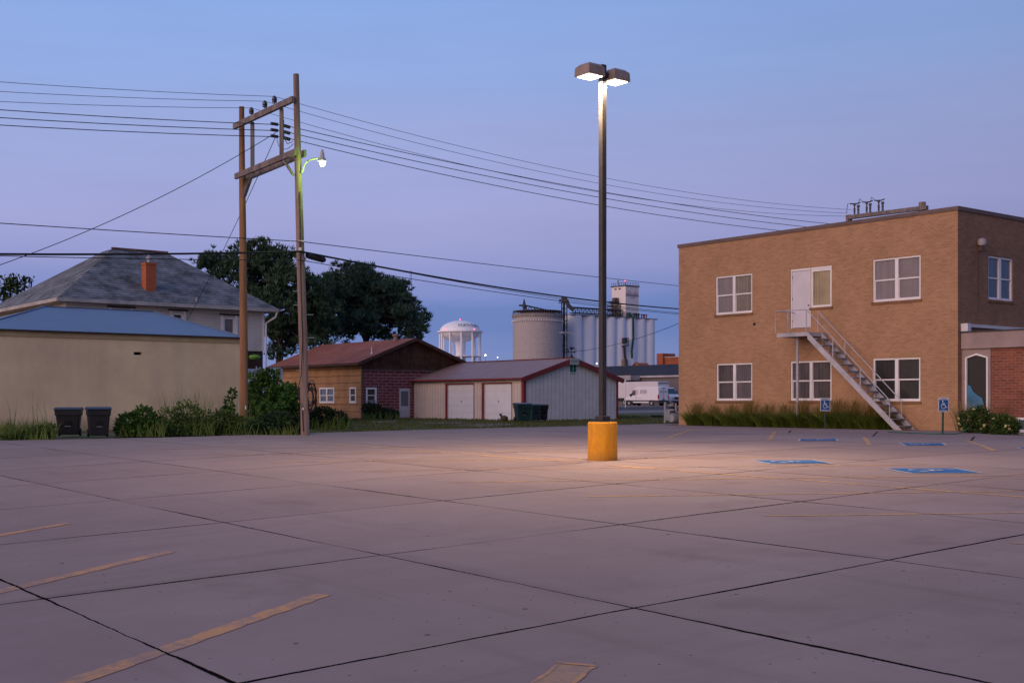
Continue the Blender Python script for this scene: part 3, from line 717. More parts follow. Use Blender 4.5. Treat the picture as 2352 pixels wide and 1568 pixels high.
# shrubs along the stucco wall
def shrub(label, blobs, py, m, seed, n, l, name='shrub', cat='shrub', group='shrubs along the alley', tall=0):
    p = hit(blobs[0][0], py); t = p.y
    e = leafy(name, label, cat, blobs, t, m, seed, n, l, blobs[0][0], .02, group)
    rng = random.Random(seed+50); mb = MB()
    x0 = min(b[0]-b[2] for b in blobs); x1 = max(b[0]+b[2] for b in blobs)
    for _ in range(int((x1-x0)*4)):
        q = hit(rng.uniform(x0, x1), py+rng.uniform(-4,1))-p; blade(mb, q, Vector((rng.uniform(-.4,.4),rng.uniform(-.3,.3),1)).normalized(), rng.uniform(.25,.75), .03, Vector((rng.uniform(-.4,.4),0,0)), rng)
    if tall:
        for _ in range(tall):
            px = rng.uniform(x0+10, x1-10); q = hit(px, py-3)-p
            blade(mb, q, Vector((rng.uniform(-.15,.15),0,1)).normalized(), rng.uniform(1.0,1.8), .018, Vector((rng.uniform(-.15,.15),0,0)), rng)
    mb.build('grass_stalks', weed_m, e)['kind'] = 'stuff'
    return e
shrub('rounded leafy weed bush right of the two black bins at stucco wall', [(300,972,30,26),(330,962,26,28),(285,985,20,14),(350,980,28,18)], 1001, bush_m, 21, 2600, .13)
shrub('tall seeding weed clump against middle of stucco wall', [(392,965,34,32),(430,952,30,34),(460,965,32,28),(410,985,40,14),(450,985,36,14)], 998, weed_m, 22, 3000, .11, tall=90)
shrub('low weed thicket at foot of the brown pole', [(515,965,36,24),(545,975,30,18),(500,985,30,12),(560,985,26,12)], 996, weed_m, 23, 2200, .12, tall=20)
shrub('sparse weeds at left end of stucco wall beside the bins', [(90,990,28,12),(110,985,16,14),(60,998,24,7),(25,1003,26,6)], 1008, weed_m, 24, 900, .10, tall=14)
shrub('tall leafy sapling climbing the stucco wall beside the brown pole', [(526,930,9,22),(534,905,6,12),(522,945,9,10)], 985, vine_m, 25, 260, .17, 'sapling', 'sapling')
shrub('big dark vine covered bush between the two utility poles', [(605,900,36,40),(590,880,22,28),(640,920,40,34),(660,905,30,26),(600,935,34,24),(655,940,36,20),(620,865,22,18)], 985, bush_m, 26, 4200, .17)
shrub('rounded clump of fine green grass in front of the vine bush', [(640,970,48,22),(605,978,34,14),(675,975,26,16),(585,985,22,10)], 997, leafm('fine_grass', (.012,.035,.018), (.035,.075,.032)), 27, 3600, .13, tall=0)
shrub('dark untrimmed shrub to the right of the tall pole', [(740,955,28,20),(770,960,26,18),(722,962,20,18),(790,970,12,10)], 984, dark_bush, 28, 2400, .12)
shrub('clipped dark shrub under the red wall window', [(858,942,22,16),(842,938,10,14),(880,948,24,11),(902,950,14,9)], 962, dark_bush, 29, 2400, .14)
shrub('small weeds growing beside the garage front post', [(1268,956,5,6),(1275,958,4,4)], 961, weed_m, 30, 120, .10)
# vine streamers on the big bush
def streamer(px, py0, py1, t, seed, label):
    rng = random.Random(seed); b0 = at(px, py1, t); e = empty('vine', b0, 0, label, 'vine', 'bright vines over the big bush'); mb = MB()
    for i in range(150):
        f = rng.random(); c = at(px+10*math.sin(f*5+seed)+rng.uniform(-7,7), py0+(py1-py0)*f, t+rng.uniform(-.3,.2))-b0
        leaf(mb, c, (rdir(rng)+Vector((0,-.3,-.6))).normalized(), (rdir(rng)*.5+Vector((0,-1,0))).normalized(), rng.uniform(.12,.2), .12)
    mb.build('leaves', vine_m, e)
tb = hit(605, 985).y-1.1
streamer(655, 880, 930, tb, 1, 'bright green vine trailing down right side of the big bush'); streamer(605, 920, 955, tb, 2, 'bright green vine trailing over left front of the big bush'); streamer(640, 930, 945, tb, 4, 'short bright vine tuft low on middle of the big bush')

# ornamental grasses in front of the office
rng = random.Random(41)
def orn(px, h, n, w, label, proto=[None]):
    t, u = tv(px, V0-.75); base = uv2w(u, V0-.75); base.z = guv(u, V0-.75)
    e = empty('ornamental_grass', base, TH, label, 'ornamental grass', 'ornamental grasses below the office windows')
    mb = MB(); pb = MB()
    h *= rng.uniform(.85, 1.12)
    for _ in range(n):
        a = rng.uniform(0, 2*math.pi); r = rng.random()**.6; p = Vector((math.cos(a)*r*.30, math.sin(a)*r*.50, 0))
        lean = r*rng.uniform(.25,.8); d = Vector((math.cos(a)*lean, math.sin(a)*lean, 1)).normalized()
        blade(mb, p, d, h*rng.uniform(.45,.82), .030, Vector((math.cos(a)*.30*r, math.sin(a)*.45*r, 0)), rng)
    for _ in range(int(n*.28)):
        a = rng.uniform(0, 2*math.pi); r = rng.random(); lean = r*rng.uniform(.05,.38); d = Vector((math.cos(a)*lean, math.sin(a)*lean, 1)).normalized()
        p = Vector((math.cos(a)*r*.15, math.sin(a)*r*.25, 0))+d*h*rng.uniform(.45,.72)
        blade(pb, p, d, h*rng.uniform(.30,.55), .022, Vector((math.cos(a)*.15, math.sin(a)*.2, 0)), rng)
    mb.build('blades', orn_m, e); pb.build('seed_plumes', plume_m, e)
spots = [1600,1640,1682,1722,1762,1802,1842,1885,1925,1962,1998,2022]
lab = ['leftmost clump, beside the gas meter','second clump from the left, before the left lower window','third clump from the left, under the left lower window','clump right of the left lower window','clump between left and middle lower windows','clump just left of the landing support post','clump at the foot of the landing support post','clump directly behind the wheelchair sign post','clump just right of the wheelchair sign post','clump between the sign post and the stair foot','clump leaning against the stair stringer','last small clump half under the stairs']
for i, px in enumerate(spots): orn(px, 1.04 if i < 10 else .95, 600, 1.0, 'green ornamental grass with tan plumes, '+lab[i])

# rose bush, dry grasses by the pointed window
def px2w(px, py, v): t, u = tv(px, v); p = uv2w(u, v); p.z = zz(py, t); return p
rb = uv2w(*[tv(2262, 38.6)[1], 38.6]); rb.z = guv(*w2uv(rb.x, rb.y))
e = empty('rose_bush', rb, TH, 'leafy rose bush with pale yellow blooms below the pointed window', 'bush'); rng = random.Random(77)
mb = MB(); fl = MB(); sm = MB()
for px, py, rx, rz_ in ((2225,965,22,24),(2250,955,20,24),(2275,970,24,22),(2305,972,24,20),(2325,978,14,16),(2240,983,28,14),(2290,986,30,12)):
    c = px2w(px, py, 38.5)-rb; c = Matrix.Rotation(-TH, 3, 'Z') @ c; k = 40/F
    cloud(mb, c, (.35, rx*k*1.1, rz_*k), 620, .10, .06, rng); sm.tube([(0,0,-.05), c*.6, c], [.02,.015,.006], 5)
    for _ in range(3):
        d = rdir(rng); q = c+Vector((-abs(d.x)*.38-.05, d.y*rx*k, d.z*rz_*k)); 
        for _ in range(12): leaf(fl, q, rdir(rng), rdir(rng), .065, .06)
mb.build('foliage', leafm('rose_leaves', (.014,.035,.010), (.075,.125,.028)), e); sm.build('stem', bark, e); fl.build('blooms', leafm('pale_blooms', (.50,.45,.20), (.65,.55,.34)), e)['kind'] = 'stuff'
dg = uv2w(tv(2235, 40.3)[1], 40.3); dg.z = guv(*w2uv(dg.x, dg.y))
for px, n_, lb in ((2225,260,'tall dry tan grass behind the rose bush, left clump by the wall corner'),(2275,200,'tall dry tan grass behind the rose bush, right clump by the red brick')):
    b0 = uv2w(tv(px, 40.3)[1], 40.3); b0.z = guv(*w2uv(b0.x, b0.y)); e = empty('dry_grass', b0, TH, lb, 'grass clump', 'dry grasses behind the rose bush'); mb = MB()
    for _ in range(n_):
        a = rng.uniform(-1,1); blade(mb, Vector((rng.uniform(-.2,.2), a*.4, 0)), Vector((rng.uniform(-.1,.1), a*.35, 1)).normalized(), rng.uniform(.8,1.3), .02, Vector((0, a*.2, 0)), rng)
    mb.build('stalks', plume_m, e)
# hose
mb = MB(); hp = [(2040,992),(2085,994),(2130,996),(2165,997),(2195,997),(2207,994),(2225,984)]
pts = [hit(*q)+Vector((0,0,.02)) for q in hp[:5]]; t5 = pts[-1].y
pts += [at(2207, 993, t5+.1), at(2225, 982, t5+.3)]
mb.tube(pts, .018, 6); o = mb.build('garden_hose', M('green_hose', (.03,.12,.08), .5), None, True); tag(o, 'green garden hose lying along foot of the brick wall into the rose bush', 'hose')
mb = MB(); mb.tube([hit(2335, 992)+Vector((0,0,.03)), hit(2345,998)+Vector((0,0,.02)), hit(2380,1001)+Vector((0,0,.02))], .02, 6); o = mb.build('garden_hose', M('pale_hose', (.25,.25,.20), .5), None, True); tag(o, 'pale hose end lying at right edge below the basement window', 'hose')

# ---------------------------------------------------------------- twin pole frame
pR = hit(701, 999); TR = pR.y
xl = (560-CX)/F*43.5; pL = Vector((xl, 43.5, gz(xl, 43.5))); TL = 43.5
hf = empty('utility_pole_frame', pR, 0, 'tall twin timber pole frame with two sloping looking cross beams', 'utility pole')
def rel(px, py, t): return at(px, py, t)-pR
# tall (right) pole
tp = [rel(701,1003,TR)+Vector((0,0,-.3)), rel(701,999,TR), rel(697,800,TR), rel(690,580,TR), rel(684,360,TR), rel(680,170,TR)]
def rpx(w, t): return w/2*t/F
mb = MB(); mb.tube(tp, [rpx(20,TR),rpx(20,TR),rpx(20,TR),rpx(18.5,TR),rpx(15.5,TR),rpx(13,TR)], 14); mb.build('pole', wood_pole, hf, True)['label'] = 'taller grey brown pole with the security light'
tq = [pL-pR+Vector((0,0,-.3)), pL-pR, rel(560,800,TL), rel(558,560,TL), rel(556,400,TL), rel(555,245,TL)]
mb = MB(); mb.tube(tq, [rpx(19,TL),rpx(19,TL),rpx(18,TL),rpx(16,TL),rpx(14,TL),rpx(12,TL)], 14); mb.build('pole', wood_pole2, hf, True)['label'] = 'shorter orange brown pole'
# crossarms lie against the camera side of the poles
a0, a1 = rel(541,293,TL-.15), rel(675,229,TR-.12)
dA = (a1-a0).normalized()
off = Vector((-CT*.0, -.0, 0))
mb = MB(); mb.bar(a0-Vector((0,.2,0)), a1-Vector((-.0,.1,0)), .12, .20); mb.build('cross_beam', wood_grey, hf, bevel=.01)
b0, b1 = rel(541,405,TL-.35), rel(679,348,TR-.32)
mb = MB(); mb.bar(b0, b1, .10, .20); mb.build('cross_beam', wood_grey, hf, bevel=.01)
b2, b3 = rel(558,408,TL+.28), rel(701,351,TR+.22)
mb = MB(); mb.bar(b2+Vector((0,0,-.05)), b3, .10, .22); mb.build('cross_beam', wood_grey, hf, bevel=.01)
def on(a, b, px):                             # point of segment a-b seen at column px
    lo, hi = 0.0, 1.0
    f = lambda k: (lambda q: (q.x/q.y)*F+CX)(a+(b-a)*k+pR)
    for _ in range(40):
        m = (lo+hi)/2
        if (f(m) < px) == (f(0) < f(1)): lo = m
        else: hi = m
    return a+(b-a)*lo
for px in (578, 645):
    top = on(a0, a1, px)+Vector((0,.12,-.05)); bot = on(b0, b1, px)+Vector((0,.14,-.08))
    mb = MB(); mb.bar(top, bot, .125, .125); mb.build('upright_strut', wood_grey, hf, bevel=.01)
mb = MB(); mb.bar(rel(600-31,408,TL-.2), rel(557,452,TL-.15), .09, .05); mb.build('brace', wood_grey, hf)
mb = MB(); mb.bar(rel(652,368,40.0), rel(674,402,TR-.12), .10, .05); mb.build('brace', wood_grey, hf)
mb = MB(); mb.bar(rel(577,408,TL-.9), rel(562,450,TL-.16), .10, .05); mb.build('brace', wood_grey, hf)
ins = [(631,239),(609,250),(578,265)]
INS = []
for px, py in ins:
    q = on(a0, a1, px); q = q+Vector((0,-.04,.10)); top = q.z+.30
    mb = MB(); mb.lathe([(.02,0),(.02,.1),(.08,.11),(.085,.16),(.06,.17),(.09,.19),(.085,.26),(.05,.29),(.04,.33)], 12, tuple(q)); mb.build('pin_insulator', porcelain, hf, True)
    INS.append(q+Vector((0,0,.31))+pR)
SP = on(a0, a1, 645)+Vector((0,.12,0)); spt = SP.y+pR.y
dead = [(641,286),(641,300),(641,314)]
for k, (px, py) in enumerate(dead):
    q = rel(px, py, spt)
    mb = MB(); mb.tube([q+Vector((-.30*CT,-.30*ST,0)), q+Vector((-.05*CT,-.05*ST,0))], .055, 8); mb.tube([q+Vector((.15*CT,.15*ST,0)), q+Vector((.40*CT,.40*ST,-.03))], .06, 8); mb.build('strain_insulator', porcelain, hf, True)
mb = MB(); mb.tube([rel(650,290,spt), rel(652,275,spt+.1), rel(651,300,spt+.1), rel(654,320,spt+.1), rel(660,330,spt), rel(672,325,TR+.1)], .012, 5)
mb.tube([rel(636,318,spt), rel(640,335,spt), rel(650,342,spt), rel(660,342,spt), rel(674,330,TR)], .010, 5); mb.build('jumper_cable', wire_m, hf)
mb = MB()
for py, s_ in ((668,-1),(700,-1),(722,1),(775,1),(850,-1)): 
    q = rel(691+.4*(py-560)/10, py, TR); mb = MB(); mb.tube([q, q+Vector((s_*.32,-.02,0))], .012, 5); mb.build('climbing_peg', grey_metal, hf)
mb = MB()
mb.tube([rel(689,440,TR-.14), rel(690,600,TR-.15), rel(695,780,TR-.16), rel(692,860,TR-.2), rel(686,885,TR-.2), rel(686,915,TR-.2), rel(694,935,TR-.17), rel(697,990,TR-.16)], .014, 5); mb.build('ground_wire', wire_m, hf)
mb = MB()
for px, py, t, w, h in ((696,938,TR-.17,.06,.07),(564,935,TL-.17,.05,.14),(689,571,TR-.16,.10,.10),(692,553,TR-.16,.20,.05)):
    q = rel(px, py, t); mb = MB(); mb.box(q.x-w/2,q.x+w/2,q.y-.01,q.y+.01,q.z-h/2,q.z+h/2); mb.build('pole_tag', white_metal, hf)
# coil of spare cable on the tall pole
rng = random.Random(5); c0 = at(714, 908, TR-.05); o = None; mb = MB()
for k in range(11):
    w, h = rng.uniform(.10,.17), rng.uniform(.28,.46); ox, oz = rng.uniform(-.05,.04), rng.uniform(-.16,.12); pts = []
    for i in range(19):
        a = 2*math.pi*i/18; pts.append((ox+w*math.cos(a), rng.uniform(-.03,.03), oz+h*math.sin(a)))
    mb.tube(pts, .016, 5)
o = mb.build('cable_coil', wire_m, None, True); o.location = c0; tag(o, 'coil of black cable hanging on right side of the tall pole', 'cable coil')

# security light
sl0 = at(692, 394, TR); e = empty('security_light', sl0, 0, 'small lit greenish security light on curved arm of the tall pole', 'light')
def rl(px, py, t=TR-.12): return at(px, py, t)-sl0
sm_ = M('pale_arm_paint', (.40,.42,.38), .5, .2, 5)
mb = MB(); mb.tube([rl(693,396), rl(696,388), rl(699,378), rl(706,370), rl(716,365,TR-.30), rl(728,363,TR-.46), rl(737,363,TR-.6)], .028, 8); mb.build('arm', sm_, e, True)
hd = MB(); q = rl(740, 366, TR-.62); hd.lathe([(.13,-.05),(.12,.02),(.075,.08),(.065,.22),(.045,.24),(.04,.32),(.0,.33)], 16, tuple(q)); hd.build('housing', sm_, e, True)
q = rl(741, 374, TR-.62); mb = MB(); mb.lathe([(.02,-.10),(.06,-.085),(.085,-.03),(.085,.03),(.075,.07)], 16, tuple(q)); gl = mb.build('globe', emis('lit_globe', (.86,1,.78), 10), e, True)
li = bpy.data.lights.new('globe_light', 'POINT'); li.energy = 105; li.color = (.50,1,.08); li.shadow_soft_size = .12
lo = bpy.data.objects.new('globe_light', li); COL.objects.link(lo); lo.parent = gl; lo.location = q+Vector((0,0,-.18))

# ---------------------------------------------------------------- overhead wires
VD = Vector((CT, ST, 0)); 
def sag_to(P, Q, sag, n=26): return [P+(Q-P)*(i/n)-Vector((0,0,4*sag*(i/n)*(1-i/n))) for i in range(n+1)]
def left_run(P, py0, L=60.0, px0=0):
    # from P away along -V; sagging so that the run passes row py0 at column px0
    a = (px0-CX)/F; s = (P.x - a*P.y)/(CT - a*ST); q = P-VD*s; dz = P.z - zz(py0, q.y); k = dz/(s*(L-s))
    return [P-VD*(L*i/30)-Vector((0,0,k*(L*i/30)*(L-L*i/30))) for i in range(31)]
def through(P, Q, px, py):
    # sag of the span P-Q so that it passes (px,py)
    a = (px-CX)/F; D = Q-P; s = (a*P.y-P.x)/(D.x-a*D.y); p = P+D*s; need = p.z - zz(py, p.y); return need/(4*s*(1-s))
rc0 = Vector(at(1949, 499, 62)); 
roofins = [(1962,487,61.8),(1990,486,61.2),(2018,482,60.7)]
wl_ = [('thin power line over the insulator nearest the tall pole', 188, (1372,405)), ('thin power line over the middle insulator of the top beam', 210, (1372,420)), ('thin power line over the insulator at low end of the top beam', 233, (1372,440))]
ends = [at(1955,481,62), at(1948,489,62), at(1948,496,62)]
for k, (lb, yl, thr) in enumerate(wl_):
    P = INS[k]; Q = ends[k]
    L = left_run(P, yl)[::-1]; Rr = sag_to(P, Q, through(P, Q, *thr))
    mb = MB(); mb.tube(L+Rr[1:], .0085, 5); o = mb.build('power_line', wire_m); tag(o, lb, 'power line', 'overhead power lines')
wl2 = [('topmost of three thicker power lines tied to the upright strut', 252, (1372,438), (1990,521)), ('middle of three thicker power lines tied to the upright strut', 270, (1372,452), (1990,533)), ('lowest of three thicker power lines tied to the upright strut', 287, (1372,470), (1990,545))]
for k, (lb, yl, thr, en) in enumerate(wl2):
    P = at(dead[k][0], dead[k][1], spt); Q = at(*en, 62)
    L = left_run(P, yl)[::-1]; P2 = P+VD*.3; mid = at(674, (303,318,332)[k]-5, TR+1.4)
    Rr = sag_to(P2, Q, through(P2, Q, *thr))
    mb = MB(); mb.tube(L+Rr, .0135, 5); o = mb.build('power_line', wire_m); tag(o, lb, 'power line', 'overhead power lines')
def span(lb, P, Q, sag, r, name='power_line', left=None, group=None, cat='cable'):
    pts = sag_to(P, Q, sag)
    if left is not None: pts = left_run(P, left)[::-1]+pts[1:]
    mb = MB(); mb.tube(pts, r, 6); o = mb.build(name, wire_m); return tag(o, lb, cat, group)
gq = 'lower cables on the tall pole'
P = at(691, 554, TR-.2); Q = at(1640, 664, 72); span('thin cable tied to the tall pole above the cable closure', P, Q, through(P, Q, 1100, 604), .014, 'telephone_cable', 512, gq)
P = at(691, 577, TR-.22); Q = at(1640, 713, 72); span('thickest black cable, sagging from tall pole to the brick building', P, Q, through(P, Q, 1100, 652), .034, 'telephone_cable', 583, gq)
P = at(693, 577, TR-.3); Q = at(1640, 724, 72); span('thin cable running just under the thickest black cable', P, Q, through(P, Q, 1100, 655), .012, 'telephone_cable', None, gq)
P = at(692, 597, TR-.2); Q = at(1640, 727, 72); span('lowest thin cable, tied to tall pole below the cable closure', P, Q, through(P, Q, 1100, 664), .013, 'telephone_cable', 587, gq)
span('slack service drop from upright strut down to frame left edge', at(634,304,spt), at(-60,628,36), .35, .013, 'service_drop', None, 'service drops')
span('steep service drop from upright strut down to the white house window', at(632,316,spt-.1), at(428,738,58), .2, .012, 'service_drop', None, 'service drops')
span('distant wire rising from the garage ridge to the brick building', at(1300,808,120), at(1580,733,95), .5, .02, 'service_drop', None, 'service drops')
cq = at(726, 590, TR+.6); e = None; mb = MB()
d = (at(747,596,TR+1.2)-at(705,584,TR+.1)); L_ = d.length; dn = d.normalized(); st_ = at(705,585,TR+.1)
mb.tube([st_-cq, st_-cq+dn*.04, st_-cq+dn*.05]+[st_-cq+dn*(.05+(L_-.1)*i/14) for i in range(1,14)]+[st_-cq+dn*(L_-.04), st_-cq+dn*L_], [.05,.08,.10]+[.115 if i%2 else .100 for i in range(13)]+[.06,.04], 10)
o = mb.build('cable_closure', black_plastic, None, True); o.location = cq; tag(o, 'ribbed black splice closure hanging on cable right of the tall pole', 'cable closure')
# hanging cord loop on the cable near the tree
q = at(943, 621, 47.5); mb = MB(); mb.tube([(0,0,0),(-.04,0,-.5),(-.03,0,-.9)], .007, 4); mb.tube([(.03,0,0),(.05,0,-.6),(.01,0,-1.35)], .007, 4); o = mb.build('hanging_cord', wire_m); o.location = q; tag(o, 'loose cord dangling from thick cable in front of the right pine', 'cord')

# crossarm of the next pole behind the office
e = empty('utility_crossarm', at(2040, 487, 60.3), 0, 'timber cross beam with six insulators rising behind office roof', 'utility pole')
o0 = at(2040,487,60.3); c0, c1 = at(1948,499,62.3)-o0, at(2130,476,58.8)-o0; cd = (c1-c0)
mb = MB(); mb.bar(c0, c1, .22, .20); mb.build('cross_beam', wood_grey, e, bevel=.01)
for f in (.03, .96):
    q = c0+cd*f; mb = MB(); mb.tube([Vector((q.x,q.y+.25,-9.5-0)), Vector((q.x,q.y+.25,q.z+(.32 if f > .5 else .15)))], .17, 12); mb.build('pole', wood_pole, e, True)
for k, f in enumerate((.085, .135, .245, .29, .40, .45)):
    q = c0+cd*f; h = .62 if k%2 == 0 else .52
    mb = MB(); mb.lathe([(.05,.08),(.07,.16),(.11,.2),(.06,.24),(.12,.3),(.07,.34),(.12,.4),(.06,.45),(.08,h-.05),(.15,h),(.10,h+.07)] if k%2 == 0 else [(.14,.05),(.09,.25),(.09,.3),(.13,.33),(.09,.4),(.12,.46),(.16,h),(.14,h+.05)], 12, (0,0,0)); mb.v = [(x*.55+q.x, y*.55+q.y, z+q.z) for x, y, z in mb.v]; mb.build('switch_insulator', M('grey_porcelain', (.10,.095,.11), .4, .3, 6), e, True)
mb = MB()
for f in (.085,.245,.40):
    q = c0+cd*f; mb.tube([q+Vector((-.22,0,.66)), q+Vector((.1,0,.66)), q+Vector((.30,0,.74))], .03, 5)
for f0, f1 in ((-.02,.085),(.135,.245),(.29,.40)):
    a = c0+cd*f0+Vector((0,0,.25 if f0 < 0 else .6)); b_ = c0+cd*f1+Vector((-.2,0,.68)); mb.tube([a, (a+b_)/2+Vector((-.05,0,.22)), b_], .014, 5)
mb.build('jumper_cable', wire_m, e)

# ---------------------------------------------------------------- stucco building with blue roof
uS = w2uv(*(lambda p: (p.x, p.y))(at(552, 900, 51.5)))[0]
def fs(px, py, u=None): t, v = tu(px, uS if u is None else u); return v, zz(py, t)
vR = fs(552, 781)[0]; vL = fs(-62, 760)[0]; zE = zz(777, tu(552, uS)[0])
SB = empty('stucco_building', uv2w(uS, vL, 0), TH, 'low cream stucco building with pale blue hipped roof', 'building')
stucco, nt, b = nmat('cream_stucco'); P_ = coords(nt); sp = nd(nt, 'ShaderNodeSeparateXYZ'); lk(nt, P_, sp.inputs[0])
n1 = noise(nt, P_, .55, 5, .6); n2 = noise(nt, coords(nt, 'Object', (1.6,1.6,.18)), 1.4, 5, .7); n3 = noise(nt, P_, 6, 6, .7)
k = mathn(nt, 'MULTIPLY_ADD', n1, .68, mathn(nt, 'MULTIPLY_ADD', n2, .2, mathn(nt, 'MULTIPLY', n3, .12)))
col = mixc(nt, ramp(nt, k, [(.34, 0.), (.60, 1.)]), (.70,.50,.33), (.86,.66,.42))
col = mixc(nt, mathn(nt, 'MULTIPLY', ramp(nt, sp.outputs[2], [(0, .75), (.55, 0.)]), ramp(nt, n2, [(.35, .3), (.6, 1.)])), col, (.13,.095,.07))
lk(nt, col, b.inputs['Base Color']); b.inputs['Roughness'].default_value = .9; b.inputs['Specular IOR Level'].default_value = .15; bumpn(nt, b, n3, .35, .01)
LS = vR-vL; DS = 6.4; hw = zE
mb = MB(); a_, zv = fs(317, 811); va = a_-vL
wall_holes(mb, mapU(), 0, LS, -.5, hw, [(va-.17, va+.17, zv-.055, zv+.06)], .25)
mb.quad((0,DS,-.5),(LS,DS,-.5),(LS,DS,hw),(0,DS,hw)); mb.quad((LS,0,-.5),(LS,DS,-.5),(LS,DS,hw),(LS,0,hw)); mb.quad((0,0,-.5),(0,DS,-.5),(0,DS,hw),(0,0,hw))
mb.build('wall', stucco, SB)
mb = MB(); mb.box(va-.3, va+.3, .26, .3, zv-.3, zv+.3); mb.build('vent_hole', M('black_void', (.005,.004,.004), 1), SB)
blue = M('blue_roof_sheet', (.145,.20,.295), .4, .10, .6, spec=.4)
uRd = uS+DS/2
def frd(px, py): t, v = tu(px, uRd); return v-vL, zz(py, t)
r0_, rzz = frd(103, 703); r1_, _ = frd(352, 720); 
o_ = .16; ze = hw+.055
mb = MB(); A1, A2, A3, A4 = (-o_,-o_,ze), (LS+o_,-o_,ze), (LS+o_,DS+o_,ze), (-o_,DS+o_,ze); RA, RB = (r0_,DS/2,rzz), (r1_,DS/2,rzz)
mb.quad(A1,A2,RB,RA); mb.quad(A2,A3,RB); mb.quad(A3,A4,RA,RB); mb.quad(A4,A1,RA); mb.build('roof', blue, SB)
mb = MB()
for p, q in ((RA,RB),(A1,RA),(A2,RB)): mb.bar(Vector(p)+Vector((0,0,.01)), Vector(q)+Vector((0,0,.01)), .10, .03)
mb.build('ridge_cap', M('blue_ridge', (.12,.18,.28), .45), SB)
mb = MB(); mb.box(-o_,LS+o_,-o_,.0-.002,hw-.01,ze-.004); mb.build('eave_board', M('dark_eave', (.06,.04,.03), .8), SB)
mb = MB(); mb.box(0,LS+.02,-.05,-.003,hw-.20,hw-.011); mb.build('trim', M('tan_trim', (.48,.36,.21), .8, .15, 2), SB)

# ---------------------------------------------------------------- white house behind
cH = at(133, 682, 56); uH, vH = w2uv(cH.x, cH.y); zH = cH.z
WH = empty('white_house', uv2w(uH, vH, 0), TH, 'old white two storey house with grey hipped shingle roof', 'house')
LV = tu(640, uH)[1]-vH; LU = 13.0; ov = .55
zR = zz(574, 64); rv0 = LV/2-1.9; rv1 = LV/2+1.7; rU = LU/2-.7
shing = banded('grey_shingles', (.165,.170,.180), (.05,.05,.055), 'Z', .13, .25, .6, .9, .03)
E1, E2, E3, E4 = (0,0,zH), (LV,0,zH), (LV,LU,zH), (0,LU,zH)
t_, v_ = tu(258, uH+rU); rv0 = v_-vH; t2_, v2_ = tu(383, uH+rU); rv1 = v2_-vH; zR = zz(571, t_)
R1, R2, R3, R4 = (rv0,rU,zR), (rv1,rU,zR), (rv1,rU+1.4,zR), (rv0,rU+1.4,zR)
mb = MB(); mb.quad(E1,E2,R2,R1); mb.quad(E2,E3,R3,R2); mb.quad(E3,E4,R4,R3); mb.quad(E4,E1,R1,R4); mb.quad(R1,R2,R3,R4)
rf = mb.build('roof', shing, WH)
mb = MB(); mb.box(rv0-.05,rv1+.05,rU-.08,rU+.06,zR+.002,zR+.09); mb.build('ridge_cap', M('rusty_ridge', (.20,.10,.085), .8, .6, 6), rf)
mb = MB(); mb.box(0,LV,-.08,.02,zH-.17,zH-.01); mb.box(-.08,-.001,-.08,LU,zH-.17,zH-.01); mb.build('gutter', M('gutter_paint', (.42,.38,.36), .6, .3, 3), rf)
mb = MB(); mb.quad((0,0,zH-.175),(LV,0,zH-.175),(LV,LU,zH-.175),(0,LU,zH-.175)); mb.build('soffit', M('soffit_paint', (.35,.31,.28), .8), rf)
siding = banded('white_clapboard', (.60,.54,.52), (.30,.26,.25), 'Z', .125, .14, .12, .8)
zb_ = zz(806, tu(612, uH+ov)[0])
def fh(px, py): t, v = tu(px, uH+ov); return v-vH, zz(py, t)
w1 = (fh(513,728)[0], fh(540,728)[0], fh(526,772)[1], fh(526,728)[1]); w0 = (fh(396,716)[0], fh(421,716)[0], fh(400,764)[1], fh(408,718)[1]); w00 = (fh(256,709)[0], fh(300,711)[0], fh(280,745)[1]-.3, fh(280,711)[1])
mb = MB(); wall_holes(mb, mapU(ov), ov, LV-ov, zb_, zH-.175, [w00,w0,w1], .1)
mb.quad((ov,ov,zb_),(ov,LU-ov,zb_),(ov,LU-ov,zH-.175),(ov,ov,zH-.175)); mb.quad((LV-ov,ov,zb_),(LV-ov,LU-ov,zb_),(LV-ov,LU-ov,zH-.175),(LV-ov,ov,zH-.175)); mb.quad((ov,LU-ov,zb_),(LV-ov,LU-ov,zb_),(LV-ov,LU-ov,zH-.175),(ov,LU-ov,zH-.175)); mb.build('wall', siding, WH)
mb = MB(); mb.box(ov+.05,LV-ov-.05,ov+.05,LU-ov,-.5,zb_-.003); mb.build('lower_wall', brick('dark_brown_brick', (.06,.03,.025), (.04,.022,.02), (.05,.035,.03)), WH)
for w_, lb in ((w00,'leftmost upper window mostly behind the blue roof'),(w0,'middle upper window half behind the blue roof'),(w1,'right upper window with pale shade')):
    window(WH, mapU(ov), *w_, pane_dark if w_ is w0 else pane_blue, cols=1, rows=1, fw=.09, d=.02, label=lb)
    mb = MB(); bx(mb, mapU(ov), w_[0]-.22, w_[1]+.22, w_[3]+.10, w_[3]+.17, -.10, .0); mb.build('drip_cap', black_plastic, WH)
    mb = MB(); bx(mb, mapU(ov), w_[0]-.13, w_[0]-.001, w_[2], w_[3]+.1, -.025, -.001); bx(mb, mapU(ov), w_[1]+.001, w_[1]+.13, w_[2], w_[3]+.1, -.025, -.001); mb.build('window_trim', white, WH)
mb = MB(); dv = LV-ov+.06; mb.tube([(LV-.1,-.02,zH-.15),(LV-.12,.1,zH-.42),(dv,ov-.08,zH-.75),(dv,ov-.08,zz(862,tu(615,uH)[0]))], .055, 8); mb.build('downspout', white, WH, True)
mb = MB(); mb.box(LV-ov-.10,LV-ov+.012,ov-.012,ov+.10,zb_,zH-.18); mb.build('corner_board', white, WH)
